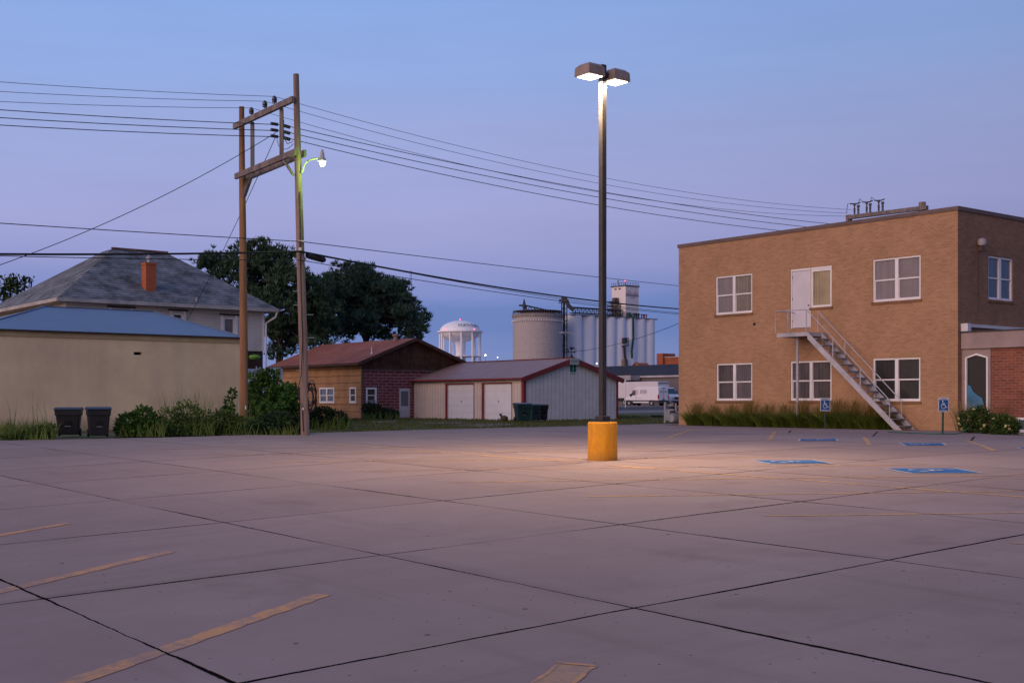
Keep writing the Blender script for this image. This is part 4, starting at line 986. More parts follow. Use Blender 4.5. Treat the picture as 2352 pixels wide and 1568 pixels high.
# chimney on the front slope
def roof_hit(px, py):
    a = (px-CX)/F; b_ = (HY-py)/F; n_ = (Vector(E2)-Vector(E1)).cross(Vector(R1)-Vector(E1)); P0 = Vector(E1)
    M3 = Matrix.Rotation(-TH, 3, 'Z'); O = M3 @ (Vector((0,0,CZ))-uv2w(uH,vH,0)); D = M3 @ Vector((a,1,b_)); t = (P0-O).dot(n_)/D.dot(n_); return O+D*t, t
cb_, tc_ = roof_hit(347, 668); ht_ = 66*tc_/F; wd_ = .52
mb = MB(); mb.box(cb_.x-wd_/2,cb_.x+wd_/2,cb_.y,cb_.y+.55,cb_.z-.4,cb_.z+ht_-.12); mb.box(cb_.x-wd_/2-.03,cb_.x+wd_/2+.03,cb_.y-.03,cb_.y+.58,cb_.z+ht_-.1199,cb_.z+ht_)
ch = mb.build('chimney', brick('orange_brick', (.46,.115,.045), (.36,.085,.035), (.38,.14,.08), .21, .075, .01, .2), rf)
mb = MB(); mb.lathe([(.12,0),(.10,.1),(.10,.16),(.17,.2),(.17,.26),(.08,.34),(.05,.4)], 12, (cb_.x, cb_.y+.25, cb_.z+ht_)); mb.build('flue_cap', grey_metal, ch, True)
mb = MB(); q, _ = roof_hit(452, 693); mb.lathe([(.05,-.1),(.05,.22),(.03,.25)], 8, tuple(q)); mb.build('vent_pipe', grey_metal, rf)
# porch bits between house and shed
e = empty('white_fence', at(632, 880, 66)-Vector((0,0,0)), TH, 'short piece of white picket fence between house and tan shed', 'fence'); pz = zz(845,66)-e.location.z; mb = MB()
for x in (-.45, .38): mb.box(x-.05,x+.05,-.05,.05,-1.2,pz-.02)
mb.build('post', white, e); mb = MB()
for zf_ in (.35,.1,-.2,-.6): mb.box(-.40,.33,-.02,.02,pz*.6+zf_-.035,pz*.6+zf_+.035)
for k in range(5): mb.box(-.33+k*.15,-.27+k*.15,-.045,-.021,-1.1,pz*.8)
mb.build('rails', white, e)
e = empty('porch_chair', at(583, 845, 61), TH, 'pale folded porch furniture and green cushion beside the dark house base', 'furniture'); mb = MB()
mb.box(-.35,.4,-.02,.02,-.75,-.02); mb.bar((-.4,-.04,-.8),(.35,-.04,.05),.05); mb.bar((.4,-.06,-.8),(.1,-.06,.1),.05); mb.build('frame', M('pale_blue_plastic', (.42,.45,.55), .6), e)
mb = MB(); mb.lathe([(.05,-.12),(.22,-.10),(.30,0),(.24,.1),(.08,.14)], 12, (0,-.1,.55), 'z'); mb.build('cushion', M('lime_cushion', (.16,.35,.05), .7, .3, 5), e, True)

# ---------------------------------------------------------------- tan and red shed
cT = at(831, 900, 77); uT, vT = w2uv(cT.x, cT.y)
TS = empty('brick_shed', uv2w(uT, vT, 0), TH, 'long shed with tan side, red brick front and rusty red gabled roof', 'house')
LT_ = tv(636, vT)[1]-uT; GV = tu(1060, uT)[1]-vT; va_ = tu(947, uT)[1]-vT
def ftv(px, py): t, u = tv(px, vT); return u-uT, zz(py, t)
def ftu(px, py): t, v = tu(px, uT); return v-vT, zz(py, t)
zTe = zz(829, 77); zTa = zz(780, tu(947, uT)[0])
tan_s = banded('tan_log_siding', (.37,.205,.105), (.10,.05,.03), 'Z', .46, .13, .2, .85, .10)
redb = brick('faded_red_brick', (.23,.055,.058), (.16,.042,.048), (.36,.22,.22), .62, .19, .022, .3)
wa = (ftv(768,890)[0], ftv(734,890)[0], ftv(750,925)[1], ftv(750,889)[1]); wb = (ftv(818,890)[0], ftv(803,890)[0], ftv(810,925)[1], ftv(810,888)[1])
mb = MB(); wall_holes(mb, mapV(), 0, LT_, -.3, zTe, [wa, wb], .12); mb.quad((0,LT_,-.3),(GV,LT_,-.3),(GV,LT_,zTe),(va_,LT_,zTa),(0,LT_,zTe)); mb.quad((GV,0,-.3),(GV,LT_,-.3),(GV,LT_,zTe),(GV,0,zTe)); mb.build('wall', tan_s, TS)
wc = (ftu(840,890)[0], ftu(919,890)[0], ftu(905,926)[1], ftu(905,889)[1]); zg = ftu(831,898)[1]; zg = zz(898, 77)
ddo = (ftu(975,900)[0], ftu(1000,900)[0], .05, ftu(985,890)[1])
zsp = zz(898, 77)+0.0
zsp = zTe-.50
# red brick below, dark boards above
ga = (ftu(840.5,890)[0], ftu(865,890)[0], ftu(852,925)[1], ftu(852,889)[1]); gd = (ftu(917,905)[0], ftu(941.5,905)[0], .03, ftu(930,891)[1])
mb = MB(); wall_holes(mb, mapU(), 0, GV, -.3, zsp, [ga, gd], .12); mb.build('front_wall', redb, TS)
gab = banded('dark_gable_boards', (.075,.034,.022), (.028,.014,.012), 'S', .28, .12, .5, .9)
mb = MB(); mb.quad((0,-.03,zsp-.02),(GV,-.03,zsp-.02),(GV,-.03,zTe),(va_,-.03,zTa),(0,-.03,zTe)); mb.build('gable', gab, TS)
mb = MB(); mb.box(-.02,GV,-.07,-.035,zsp-.08,zsp-.0); mb.box(-.06,.05,-.06,-.002,-.1,zsp-.081); mb.build('trim', M('brown_trim', (.14,.10,.09), .8, .3), TS)
rst = M('rusty_red_roof', (.26,.095,.066), .85, .28, 1.2)
h_ = .13
def roofslab(mb, va, za, vb, zb, ua, ub, th=.10): mb.hexa([(va,ua,za),(vb,ua,zb),(vb,ub,zb),(va,ub,za),(va,ua,za+th),(vb,ua,zb+th),(vb,ub,zb+th),(va,ub,za+th)])
sl_ = (zTa-zTe)/va_; sr_ = (zTa-zTe)/(GV-va_)
mb = MB(); roofslab(mb, -.5, zTe-.5*sl_+.02, va_, zTa+.02, -.45, LT_+.5); roofslab(mb, va_, zTa+.02, GV+.5, zTe-.5*sr_+.02, -.45, LT_+.5); rr_ = mb.build('roof', rst, TS)
mb = MB()
for (p, q) in (((-.5,zTe-.5*sl_),(va_,zTa)), ((va_,zTa),(GV+.5,zTe-.5*sr_))): mb.bar((p[0],-.50,p[1]+.04),(q[0],-.50,q[1]+.04),.06,.20)
mb.box(-.56,-.501,-.45,LT_+.5,zTe-.5*sl_-.06,zTe-.5*sl_+.10); mb.build('barge_board', M('dark_brown_board', (.07,.035,.03), .85, .4, 3), rr_)
def shed_roof_v(px, u_, py): t, v = tu(px, uT+u_); return v-vT
for px, u_, f in ((953-55, 2.2, .18),(884, .5, .22)): pass
mb = MB(); q = Vector((va_*.28, .55, zTe+.28*(zTa-zTe)+.12)); mb.lathe([(.10,-.1),(.08,.05),(.04,.1),(.04,.42),(.05,.45)], 8, tuple(q)); mb.build('vent_pipe', white_metal, rr_)
mb = MB(); q = Vector((va_*.93, 1.6, zTa+.05)); mb.lathe([(.14,-.1),(.14,.25),(.22,.27),(.22,.36),(.05,.42)], 10, tuple(q)); mb.build('flue', M('faded_flue', (.28,.18,.16), .7), rr_)
window(TS, mapV(), *wa, pane_blue, d=-.02, fw=.10, label='double window in the tan side'); window(TS, mapV(), *wb, pane_dark, cols=1, d=-.02, fw=.11, label='narrow window in the tan side'); window(TS, mapU(), *ga, pane_dark, cols=1, d=-.02, fw=.11, label='window in the red wall')
mb = MB(); bx(mb, mapU(), gd[0], gd[1], gd[2], gd[3], .0, .05); dr_ = mb.build('door', M('pale_blue_door', (.46,.48,.55), .5, .1, 3), TS)
mb = MB(); bx(mb, mapU(), gd[0]+.14, gd[1]-.14, gd[2]+.75, gd[3]-.18, -.012, -.001); mb.build('pane', pane_blue, dr_)
mb = MB(); bx(mb, mapU(), ga[0]+.1, ga[1]-.2, ga[2]-.02, ga[2]+.22, -.16, -.04); mb.build('air_vent', M('vent_grey', (.2,.19,.2), .6), TS)

# ---------------------------------------------------------------- metal garage
cG = at(1203, 900, 70.5); uG, vG = w2uv(cG.x, cG.y)
G = empty('metal_garage', uv2w(uG, vG, 0), TH, 'cream ribbed metal garage with dark red trim and two white doors', 'garage')
LG = tv(946, vG)[1]-uG; GG = tu(1419, uG)[1]-vG; vp = tu(1313, uG)[1]-vG
def fgv(px, py): t, u = tv(px, vG); return u-uG, zz(py, t)
def fgu(px, py): t, v = tu(px, uG); return v-vG, zz(py, t)
zGe = zz(866, 70.5); zGa = fgu(1313, 824)[1]
sheet_m = banded('ribbed_cream_sheet', (.66,.55,.50), (.42,.34,.31), 'S', .30, .16, .10, .55)
sheet_g = banded('ribbed_grey_sheet', (.62,.60,.60), (.38,.36,.36), 'S', .30, .16, .10, .55)
def gq4(x0, y0, x1, y1):
    a, za = fgv(x0, y0); b_, zb = fgv(x1, y1); return (b_, a, zb, za)
d1 = gq4(1028, 882, 1088.5, 962); d2 = gq4(1112, 880.5, 1175.5, 962)
d1 = (d1[0], d1[1], -.05, d1[3]); d2 = (d2[0], d2[1], -.05, d2[3])
mb = MB(); wall_holes(mb, mapV(), 0, LG, -.3, zGe, [d1, d2], .16); mb.quad((GG,0,-.3),(GG,LG,-.3),(GG,LG,zGe),(GG,0,zGe)); mb.quad((0,LG,-.3),(GG,LG,-.3),(GG,LG,zGe),(vp,LG,zGa),(0,LG,zGe)); mb.build('wall', sheet_m, G)
mb = MB(); mb.quad((0,0,-.3),(GG,0,-.3),(GG,0,zGe),(vp,0,zGa),(0,0,zGe)); mb.build('gable_wall', sheet_g, G)
trim = M('dark_red_trim', (.20,.028,.030), .5, .25, 3)
rg = banded('mauve_roof_sheet', (.30,.185,.165), (.22,.135,.12), 'Y', .30, .1, .12, .5)
sl_ = (zGa-zGe)/vp; sr_ = (zGa-zGe)/(GG-vp)
mb = MB(); roofslab(mb, -.28, zGe-.28*sl_+.02, vp, zGa+.02, -.20, LG+.2, .06); roofslab(mb, vp, zGa+.02, GG+.28, zGe-.28*sr_+.02, -.2, LG+.2, .06); rr_ = mb.build('roof', rg, G)
mb = MB()
for (p, q) in (((-.28,zGe-.28*sl_),(vp-.24,zGa-.24*sl_)), ((vp+.24,zGa-.24*sr_),(GG+.28,zGe-.28*sr_))): mb.bar((p[0],-.23,p[1]-.05),(q[0],-.23,q[1]-.05),.05,.28)
mb.box(-.31,-.281,-.2,LG+.2,zGe-.28*sl_-.02,zGe-.28*sl_+.075); mb.build('barge_board', trim, rr_)
mb = MB(); mb.bar((vp,-.2,zGa+.09),(vp,LG+.2,zGa+.09),.25,.03); mb.build('ridge_cap', trim, rr_)
for bs in (((-.02,.16,-.025,-.003,-.1,zGe),(-.025,-.003,-.02,.20,-.1,zGe-.05)), ((-.025,-.003,LG-.12,LG+.01,-.1,zGe-.05),), ((GG-.14,GG+.02,-.025,-.003,-.1,zGe),)):
    mb = MB()
    for b_ in bs: mb.box(*b_)
    mb.build('corner_trim', trim, G)
for d_ in (d1, d2):
    mb = MB(); bx(mb, mapV(), d_[1]+.001, d_[1]+.22, -.05, d_[3]+.07, -.03, .02); bx(mb, mapV(), d_[0]-.04, d_[1], d_[3]+.001, d_[3]+.07, -.03, .02); bx(mb, mapV(), d_[0]-.04, d_[0]-.001, -.05, d_[3], -.03, .02); mb.build('door_frame', trim, G)
    mb = MB(); n_ = 5; hh = (d_[3]-d_[2])/n_
    for k in range(n_): bx(mb, mapV(), d_[0]+.005, d_[1]-.005, d_[2]+k*hh+.008, d_[2]+(k+1)*hh-.008, .07, .12)
    bx(mb, mapV(), d_[0]+.004, d_[1]-.004, d_[2], d_[3], .10, .125)
    do_ = mb.build('garage_door', M('white_garage_door', (.76,.74,.78), .5, .06, 2), G)
    mb = MB(); ca = (d_[0]+d_[1])/2; bx(mb, mapV(), ca-.04, ca+.04, 1.02, 1.14, .045, .069); bx(mb, mapV(), ca-.10, ca, .05, .09, .045, .069); mb.build('handle', grey_metal, do_)
# plate at the ridge and green emblem
pm_, zp = fgu(1315, 829); _, zp0 = fgu(1315, 835)
mb = MB(); mb.box(vp-.36,vp+.36,-.275,-.26,zGa-.34,zGa+.05); pl = mb.build('ridge_plate', M('pale_green_plate', (.36,.40,.38), .5, .1), rr_)
text_mb('CLEARY', .17, lambda x, y: (vp+x, -.279, zGa-.13+y)).build('lettering', M('plate_ink', (.05,.06,.09), .6), pl)
ec, ez = fgu(1316, 844); mb = MB()
for k, (ox, oz) in enumerate(((-.12,.10),(.12,.10),(-.12,-.12),(.12,-.12))): mb.lathe([(.0001,-.004),(.135,-.004),(.135,.0)], 18, (ec+ox, -.012-.002*k, ez+oz), 'y')
em = mb.build('clover_emblem', M('clover_green', (.0,.13,.09), .5, .1), G)
mb = MB(); mb.box(ec-.02,ec+.02,-.032,-.026,ez-.34,ez+.18); mb.box(ec-.2,ec+.2,-.028,-.02,ez-.38,ez-.31); mb.build('white_stem', M('emblem_white', (.42,.5,.5), .6), em)
# weather vane
e = rr_; q = Vector((vp, .0, zGa+.1)); k = 68.5/F; mb = MB()
mb.tube([q, q+Vector((0,0,29*k))], .018, 6); mb.lathe([(.12,0),(.05,.12),(.02,.2)], 8, tuple(q))
mb.bar(q+Vector((-.26,0,13*k)), q+Vector((.26,0,13*k)), .025); mb.bar(q+Vector((0,-.26,13*k)), q+Vector((0,.26,13*k)), .025)
for s_ in (-1,1): mb.box(q.x+s_*.26-.05,q.x+s_*.26+.05,-.01,.01,q.z+12*k,q.z+16*k)
mb.bar(q+Vector((-.38,0,20*k)), q+Vector((.42,0,20*k)), .03); mb.quad(q+Vector((-.5,0,20*k)), q+Vector((-.3,0,22*k)), q+Vector((-.3,0,18*k)))
mb.quad(q+Vector((-.12,0,20.5*k)), q+Vector((.05,0,21*k)), q+Vector((.28,0,23.5*k)), q+Vector((.22,0,26*k)), q+Vector((0,0,24*k)), q+Vector((-.15,0,26.5*k)))
mb.build('weather_vane', wire_m, e)
# duck shaped ornament by the door
p = hit(1158, 965.5); e = empty('duck_ornament', p, TH+R(90), 'small dark duck shaped garden ornament at foot of the right garage door', 'ornament')
mb = MB(); mb.lathe([(.0,-.28),(.10,-.24),(.16,-.1),(.17,.05),(.12,.2),(.04,.27)], 12, (0,0,.14), 'x'); mb.build('body', M('olive_feather_paint', (.07,.06,.02), .7, .5, 9), e, True)
mb = MB(); mb.tube([(.20,0,.16),(.27,0,.26),(.30,0,.34),(.36,0,.35),(.44,0,.31)], [.06,.05,.07,.06,.015], 8); mb.build('head', black_plastic, e, True)

# ---------------------------------------------------------------- wheeled bins
def make_bin(m, w, d, h, label, loc, rot, group, lidc):
    e = empty('wheelie_bin', loc, rot, label, 'trash bin', group)
    mb = MB(); mb.taper(-w*.38,w*.38,-d*.34,d*.36,.06,-w*.47,w*.47,-d*.46,d*.46,h*.80); mb.build('body', m, e, bevel=.03)
    mb = MB(); mb.taper(-w*.49,w*.49,-d*.49,d*.47,h*.70,-w*.505,w*.505,-d*.505,d*.48,h*.885); mb.build('rim', m, e, bevel=.02)
    prof = [(-d*.56,h*.885),(-d*.56,h*.915),(-d*.3,h*.965),(d*.1,h*.985),(d*.5,h*.95),(d*.54,h*.90),(d*.54,h*.885)]
    mb = MB(); mb.prism(prof, -w*.53, w*.53, lambda p, q, x: (x, p, q)); mb.build('lid', lidc, e, bevel=.015)
    mb = MB(); mb.tube([(-w*.36,d*.53,h*.86),(-w*.36,d*.62,h*.88),(w*.36,d*.62,h*.88),(w*.36,d*.53,h*.86)], .02, 6); mb.build('handle', lidc, e)
    for s_ in (-1,1):
        mb = MB(); mb.lathe([(.05,-.03),(.13,-.03),(.14,0),(.13,.03),(.05,.03)], 16, (s_*w*.40, d*.40, .14), 'x'); mb.build('wheel', black_plastic, e, True)
    mb = MB(); mb.box(-w*.13,w*.13,-d*.435,-d*.415,h*.36,h*.52); lb_ = mb.build('catch_recess', M('recess_black', (.006,.006,.008), .8), e)
    mb = MB(); mb.box(-w*.12,w*.12,-d*.44,-d*.405,h*.335,h*.355); mb.build('catch_bar', M('bar_grey', (.22,.25,.28), .4), e)
    return e
bb = M('black_bin_plastic', (.012,.012,.016), .45, .35, 4, spec=.4); bl_ = M('black_bin_lid', (.014,.014,.020), .4, .3, 4, spec=.5)
gb = M('green_bin_plastic', (.010,.040,.042), .45, .3, 4, spec=.4); gl_ = M('green_bin_lid', (.045,.05,.065), .4, .3, 4, spec=.5)
p = hit(158, 1001); k = p.y/F; make_bin(bb, 57*k, 40*k, 68*k, 'left one of two black wheeled bins beside stucco wall', p, R(12), 'black bins at the stucco wall', bl_)
p = hit(226, 1003); k = p.y/F; make_bin(bb, 52*k, 42*k, 71*k, 'right one of two black wheeled bins beside stucco wall', p, R(24), 'black bins at the stucco wall', bl_)
p = hit(1200, 968); k = p.y/F; e = make_bin(gb, 36*k, 28*k, 45*k, 'large green wheeled bin at garage corner, frontmost of the three', p, R(22), 'green bins at the garage', gl_)
p = hit(1224, 966); k = p.y/F; make_bin(gb, 27*k, 26*k, 40.5*k, 'dark green bin between the large green bin and the outer bin', p, R(40), 'green bins at the garage', gl_)
p = hit(1247, 965.5); k = p.y/F; make_bin(bb, 20*k, 22*k, 39*k, 'narrow black bin against grey gable wall, rightmost of the three', p, R(20), 'green bins at the garage', bl_)

# lawn grass and worn concrete slabs in it
rng = random.Random(99); mb = MB()
for _ in range(42000):
    u, v = rng.uniform(36, 66), rng.uniform(12, 62); q = uv2w(u, v); q.z = gz(q.x, q.y)
    if not -.24 < (q.x/q.y) < .16: continue
    inside = False; j = len(LAWN)-1
    for i in range(len(LAWN)):
        (ui, vi), (uj, vj) = LAWN[i], LAWN[j]
        if (vi > v) != (vj > v) and u < (uj-ui)*(v-vi)/(vj-vi)+ui: inside = not inside
        j = i
    if not inside or rng.random() < .35*(1+math.sin(u*1.3+v*.7)): continue
    q.z -= .03; blade(mb, q, Vector((rng.uniform(-.5,.5),rng.uniform(-.5,.5),1)).normalized(), rng.uniform(.05,.14), .03, Vector((rng.uniform(-.4,.4),0,0)), rng)
o = mb.build('grass', leafm('lawn_blades', (.040,.052,.016), (.115,.125,.040)), None, False, recalc=False); tag(o, 'short patchy grass in front of the garage and shed', 'grass', None, 'stuff')
def slabpx(c): return [hituv(*q) for q in c]
sheet('concrete_path', slabpx([(935,968),(1060,966),(1100,971),(1000,972)]), 1.0, -.012, pale_conc)
sheet('concrete_path', slabpx([(1020,975),(1150,969.5),(1195,974),(1110,979)]), 1.0, -.010, pale_conc)
sheet('concrete_path', slabpx([(850,966),(905,964.5),(915,967),(860,969)]), 1.0, -.008, pale_conc)

# ---------------------------------------------------------------- water tower
t = 620; k = t/F; wt = empty('water_tower', Vector(((1057-CX)*k, t, .45)), 0, 'white town water tower on legs with black lettering and red beacons', 'water tower')
def wz(py): return zz(py, t)-.45
tank_m = M('tower_paint', (.88,.87,.93), .5, .05, .05)
rt = 47*k; zq = wz(761); ztp = wz(735.5); zbt = wz(785)
prof = [(rt*math.sin(R(a)), zq+(ztp-zq)*math.cos(R(a))) for a in range(2, 91, 8)]+[(rt, zq)]+[(rt*math.cos(R(a)), zq-(zq-zbt)*math.sin(R(a))) for a in range(5, 82, 8)]+[(9*k, zbt-.2)]
mb = MB(); mb.lathe(prof, 48); tk = mb.build('tank', tank_m, wt, True)
mb = MB(); mb.lathe([(rt+.05,zq-.5),(rt+1.2,zq-.45),(rt+1.2,zq+.25),(rt+.05,zq+.2)], 48); mb.build('catwalk', tank_m, tk)
mb = MB(); mb.lathe([(13*k,zbt+.5),(10.5*k,zbt-2),(10*k,zbt-6),(10*k,-1)], 24); mb.build('riser', tank_m, wt, True)
for i in range(11):
    a = R(i*360/11+14); mb = MB(); mb.tube([(rt*math.cos(a), rt*math.sin(a), -1), (rt*math.cos(a), rt*math.sin(a), zq)], .48, 8); mb.build('leg', tank_m, wt, True)
mb = MB()
for zf in (wz(818),): mb.lathe([(rt-.2,zf-.2),(rt+.2,zf-.2),(rt+.2,zf+.2),(rt-.2,zf+.2)], 44)
mb.build('brace_ring', tank_m, wt)
def wrap(x, y):
    a = R(-90)+R(39)+x/rt; z = zq+2.6*k+y*1.0+2.2; f = max(.05, 1-((z-zq)/(ztp-zq))**2); rr = rt*math.sqrt(f)+.12; return (rr*math.cos(a), rr*math.sin(a), z)
text_mb('NORTH PLATTE', 8.2*k*1.22, wrap).build('lettering', M('sign_black', (.02,.02,.035), .6), tk)
red_l = emis('red_beacon_glow', (1,.12,.18), 2.5); white_l = emis('distant_white_lamp', (1,.95,.85), 8)
for px, py in ((1057,733),(1021,756),(1091,757)):
    dx = (px-1057)*k; dy = -math.sqrt(max(0, rt*rt-dx*dx)) if py > 740 else 0
    mb = MB(); mb.lathe([(.05,-.35),(.3,-.2),(.3,.2),(.05,.35)], 8, (dx, dy-.4, wz(py))); mb.build('beacon', red_l, tk)

# ---------------------------------------------------------------- grain elevator
t = 450; k = t/F
SV0 = w2uv((1317-CX)*k, t)[1]; SU0 = w2uv((1317-CX)*k, t)[0]
el = empty('grain_elevator', uv2w(SU0, SV0, .45), TH, 'row of tall white concrete silos with head house tower and lettering', 'grain elevator')
silo_m = M('silo_white', (.82,.83,.92), .8, .10, .06, stretch=(1,1,.15)); d0 = 4.3
zs = zz(724, t)-.45
ends_v = []; px = 1317
for i in range(8):
    pxs = 1317+[0,31,55,79,102,125,148,169][i]
    t_, v_ = tu(pxs, SU0); vv_ = v_-SV0; ends_v.append(vv_)
    r_ = 3.05 if i else 3.2
    for uu in (0, 6.1):
        mb = MB(); mb.lathe([(r_,-1),(r_,zs)], 28, (vv_, uu, 0)); mb.build('silo', silo_m, el, True)
gx = ends_v[-1]
mb = MB(); mb.box(ends_v[0],gx,-.5,6.6,-1,zs-.4); mb.build('infill_wall', silo_m, el)
mb = MB(); mb.box(ends_v[0]-3,gx+3,-3.0,9.2,zs+.01,zs+.35); mb.build('roof_slab', M('silo_roof', (.20,.19,.20), .8), el)
dk = M('dark_steel', (.05,.05,.065), .7, .3, 1)
mb = MB(); gal0, gal1 = ends_v[0]-1, ends_v[-1]-14
zg0 = zs+.9
mb.box(gal0,gal1,-1.2,1.2,zg0,zg0+.25); mb.box(gal0,gal1,-1.2,1.2,zg0+1.9,zg0+2.3)
m_ = 26
for i in range(m_+1):
    x = gal0+(gal1-gal0)*i/m_; mb.box(x-.08,x+.08,-1.2,-1.05,zs+.3,zg0+2)
    if i < m_: mb.bar((x,-1.2,zg0 if i%2 else zg0+2),(x+(gal1-gal0)/m_,-1.2,zg0+2 if i%2 else zg0),.12)
mb.build('conveyor_gallery', dk, el)
# head house
tq = tu(1437, SU0-.5)[0]
tH, vHc = tu(1437, SU0-1.0); uHc = SU0-1.0
hw0 = 0
v_r = tu(1467, uHc)[1]-SV0; v_c = vHc-SV0; u_l = tv(1405, vHc)[1]-SU0; u_c = uHc-SU0
ztH = zz(656, tH)-.45
mb = MB(); mb.box(v_c,v_r,u_c,u_l,zs-2,ztH); hh = mb.build('head_house', M('headhouse_paint', (.74,.68,.70), .8, .06, .1), el)
mb = MB(); mb.box(v_c-.3,v_r+.3,u_c-.3,u_l+.3,ztH+.02,ztH+.4)
for i in range(9): x = v_c+(v_r-v_c)*i/8; mb.box(x-.06,x+.06,u_c-.06,u_c+.06,ztH+.4,ztH+1.5)
for i in range(1,8): y = u_c+(u_l-u_c)*i/7; mb.box(v_c-.06,v_c+.06,y-.06,y+.06,ztH+.4,ztH+1.5)
mb.box(v_c,v_r,u_c-.04,u_c+.04,ztH+1.45,ztH+1.55); mb.box(v_c-.04,v_c+.04,u_c,u_l,ztH+1.45,ztH+1.55); mb.build('roof_rail', dk, hh)
def hhz(py): return zz(py, tH)-.45
def band(y0, y1, m, nm, x0=.02, x1=.98): 
    mb = MB(); mb.box(v_c+(v_r-v_c)*x0, v_c+(v_r-v_c)*x1, u_c-.08, u_c-.02, hhz(y1), hhz(y0)); mb.build(nm, m, hh)
band(672.5, 674.8, M('faded_red_band', (.42,.23,.24), .8), 'red_band'); band(676, 678.6, M('faded_blue_band', (.16,.21,.34), .8), 'blue_band')
ink = M('faded_blue_ink', (.16,.17,.28), .8)
wv = v_r-v_c
text_mb('FARMERS', 3.6*k*1.15, lambda x, y: (v_c+wv*.27+x*.62, u_c-.09, hhz(669)+y)).build('lettering', ink, hh)
text_mb('UNION', 3.6*k*1.15, lambda x, y: (v_c+wv*.76+x*.66, u_c-.09, hhz(669.6)+y)).build('lettering', ink, hh)
text_mb('TOWN STORES', 3.6*k*1.2, lambda x, y: (v_c+wv*.5+x*.60, u_c-.09, hhz(682)+y)).build('lettering', ink, hh)
mb = MB()
for f in (.28,.58): yy = u_l-(u_l-u_c)*f; mb.box(v_c-.08,v_c-.02,yy-.6,yy+.6,hhz(662.5),hhz(659.5))
mb.build('window', M('window_black', (.03,.03,.05), .4), hh)
# stair scaffolding in front of the head house
mb = MB(); q0 = Vector((v_c-2.6, u_l-.5, 0)); zt0, zt1 = zs+.3, hhz(695)
for dx, dy in ((0,0),(0,-4.6),(2.4,0),(2.4,-4.6)): mb.box(q0.x+dx-.1,q0.x+dx+.1,q0.y+dy-.1,q0.y+dy+.1,zt0,zt1)
for i in range(7):
    z = zt0+(zt1-zt0)*i/6; mb.box(q0.x,q0.x+2.4,q0.y-4.6,q0.y,z-.06,z+.06)
    if i < 6: mb.bar((q0.x, q0.y if i%2 else q0.y-4.6, z),(q0.x, q0.y-4.6 if i%2 else q0.y, z+(zt1-zt0)/6), .22)
mb.box(q0.x+.5,q0.x+2.5,q0.y-3.6,q0.y-2.0,zt1,zt1+2.2); mb.box(q0.x,q0.x+2.4,q0.y-4,q0.y-.2,hhz(690)-.1,hhz(690)+.1); mb.box(q0.x+1,q0.x+1.3,q0.y-3,q0.y-2.7,zt1,hhz(683)); mb.box(q0.x+.6,q0.x+2,q0.y-3.4,q0.y-1.8,hhz(688),hhz(684)); mb.build('stair_tower', M('rust_steel', (.12,.10,.10), .8, .4, 1), el)
# mast, beacon, drive housings, spout
mb = MB(); mb.tube([(v_c+.2,u_c+.5,ztH),(v_c+.2,u_c+.5,hhz(645))], .18, 6); mb.tube([(v_c-.2,u_c+4,ztH),(v_c-.2,u_c+4,ztH+2.6)], .3, 6); mast = mb.build('mast', grey_metal, el)
mb = MB(); mb.lathe([(.05,-.3),(.28,-.2),(.28,.2),(.05,.3)], 8, (v_c+.2,u_c+.5,hhz(644))); mb.build('beacon', red_l, mast)
def pxv(px, du=-3.2): t_, v_ = tu(px, SU0+du); return v_-SV0, t_
dg_ = M('dark_green_steel', (.02,.06,.06), .6)
xa, ta_ = pxv(1450); kk = ta_/F; mb = MB(); zz0 = zs+.35
mb.taper(xa-5.5*kk,xa+6*kk,-3,0,zz0,xa-3*kk,xa+3*kk,-2.5,-.5,zz0+11*kk); mb.tube([(xa+5*kk,-3.3,zz0),(xa+5*kk,-3.5,zs-44*kk),(xa-6*kk,-4.5,zs-75*kk),(xa-8*kk,-5,zs-92*kk)], .42, 8); mb.build('grain_spout', dg_, el)
xb, tb_ = pxv(1468); mb = MB()
for dx in (-7,0,6): mb.box(xb+dx*kk*1.2-.12,xb+dx*kk*1.2+.12,-2,-1.6,zz0,zz0+10*kk)
mb.box(xb-10*kk,xb+8*kk,-2.2,-.5,zz0+9*kk,zz0+10.5*kk); mb.build('drive_frame', dg_, el)
xb, tb_ = pxv(1485); mb = MB()
for dx in (-6,-1,1,6): mb.box(xb+dx*kk*1.25-.12,xb+dx*kk*1.25+.12,-2,-1.6,zz0,zz0+9*kk)
mb.box(xb-8*kk,xb+9*kk,-2.2,-.5,zz0+8*kk,zz0+9.5*kk); mb.build('hoist_frame', M('hoist_red', (.35,.06,.10), .7), el)
xc, tc2 = pxv(1436, -4); mb = MB(); mb.box(xc-6*kk,xc+6*kk,-4.5,-3.1,zz(835,tc2)-8,zz(827,tc2)); mb.build('loading_hut', M('hut_tan', (.30,.22,.16), .8), el)
mb = MB(); zc0 = zz(790, tc2); mb.box(xc-6*kk,xc+5*kk,-5,-3.1,zc0-1.2,zc0-.9); mb.box(xc-5*kk,xc+4*kk,-4.6,-3.1,zc0,zc0+2.0)
for dx in (-6,0,5): mb.box(xc+dx*kk-.1,xc+dx*kk+.1,-5,-4.8,zc0-1,zc0+2.2)
mb.tube([(xc-3*kk,-4,zc0-1),(xc-2*kk,-4.2,zc0-5),(xc+3*kk,-4.4,zc0-9)], .5, 6); mb.build('loading_platform', dk, el)

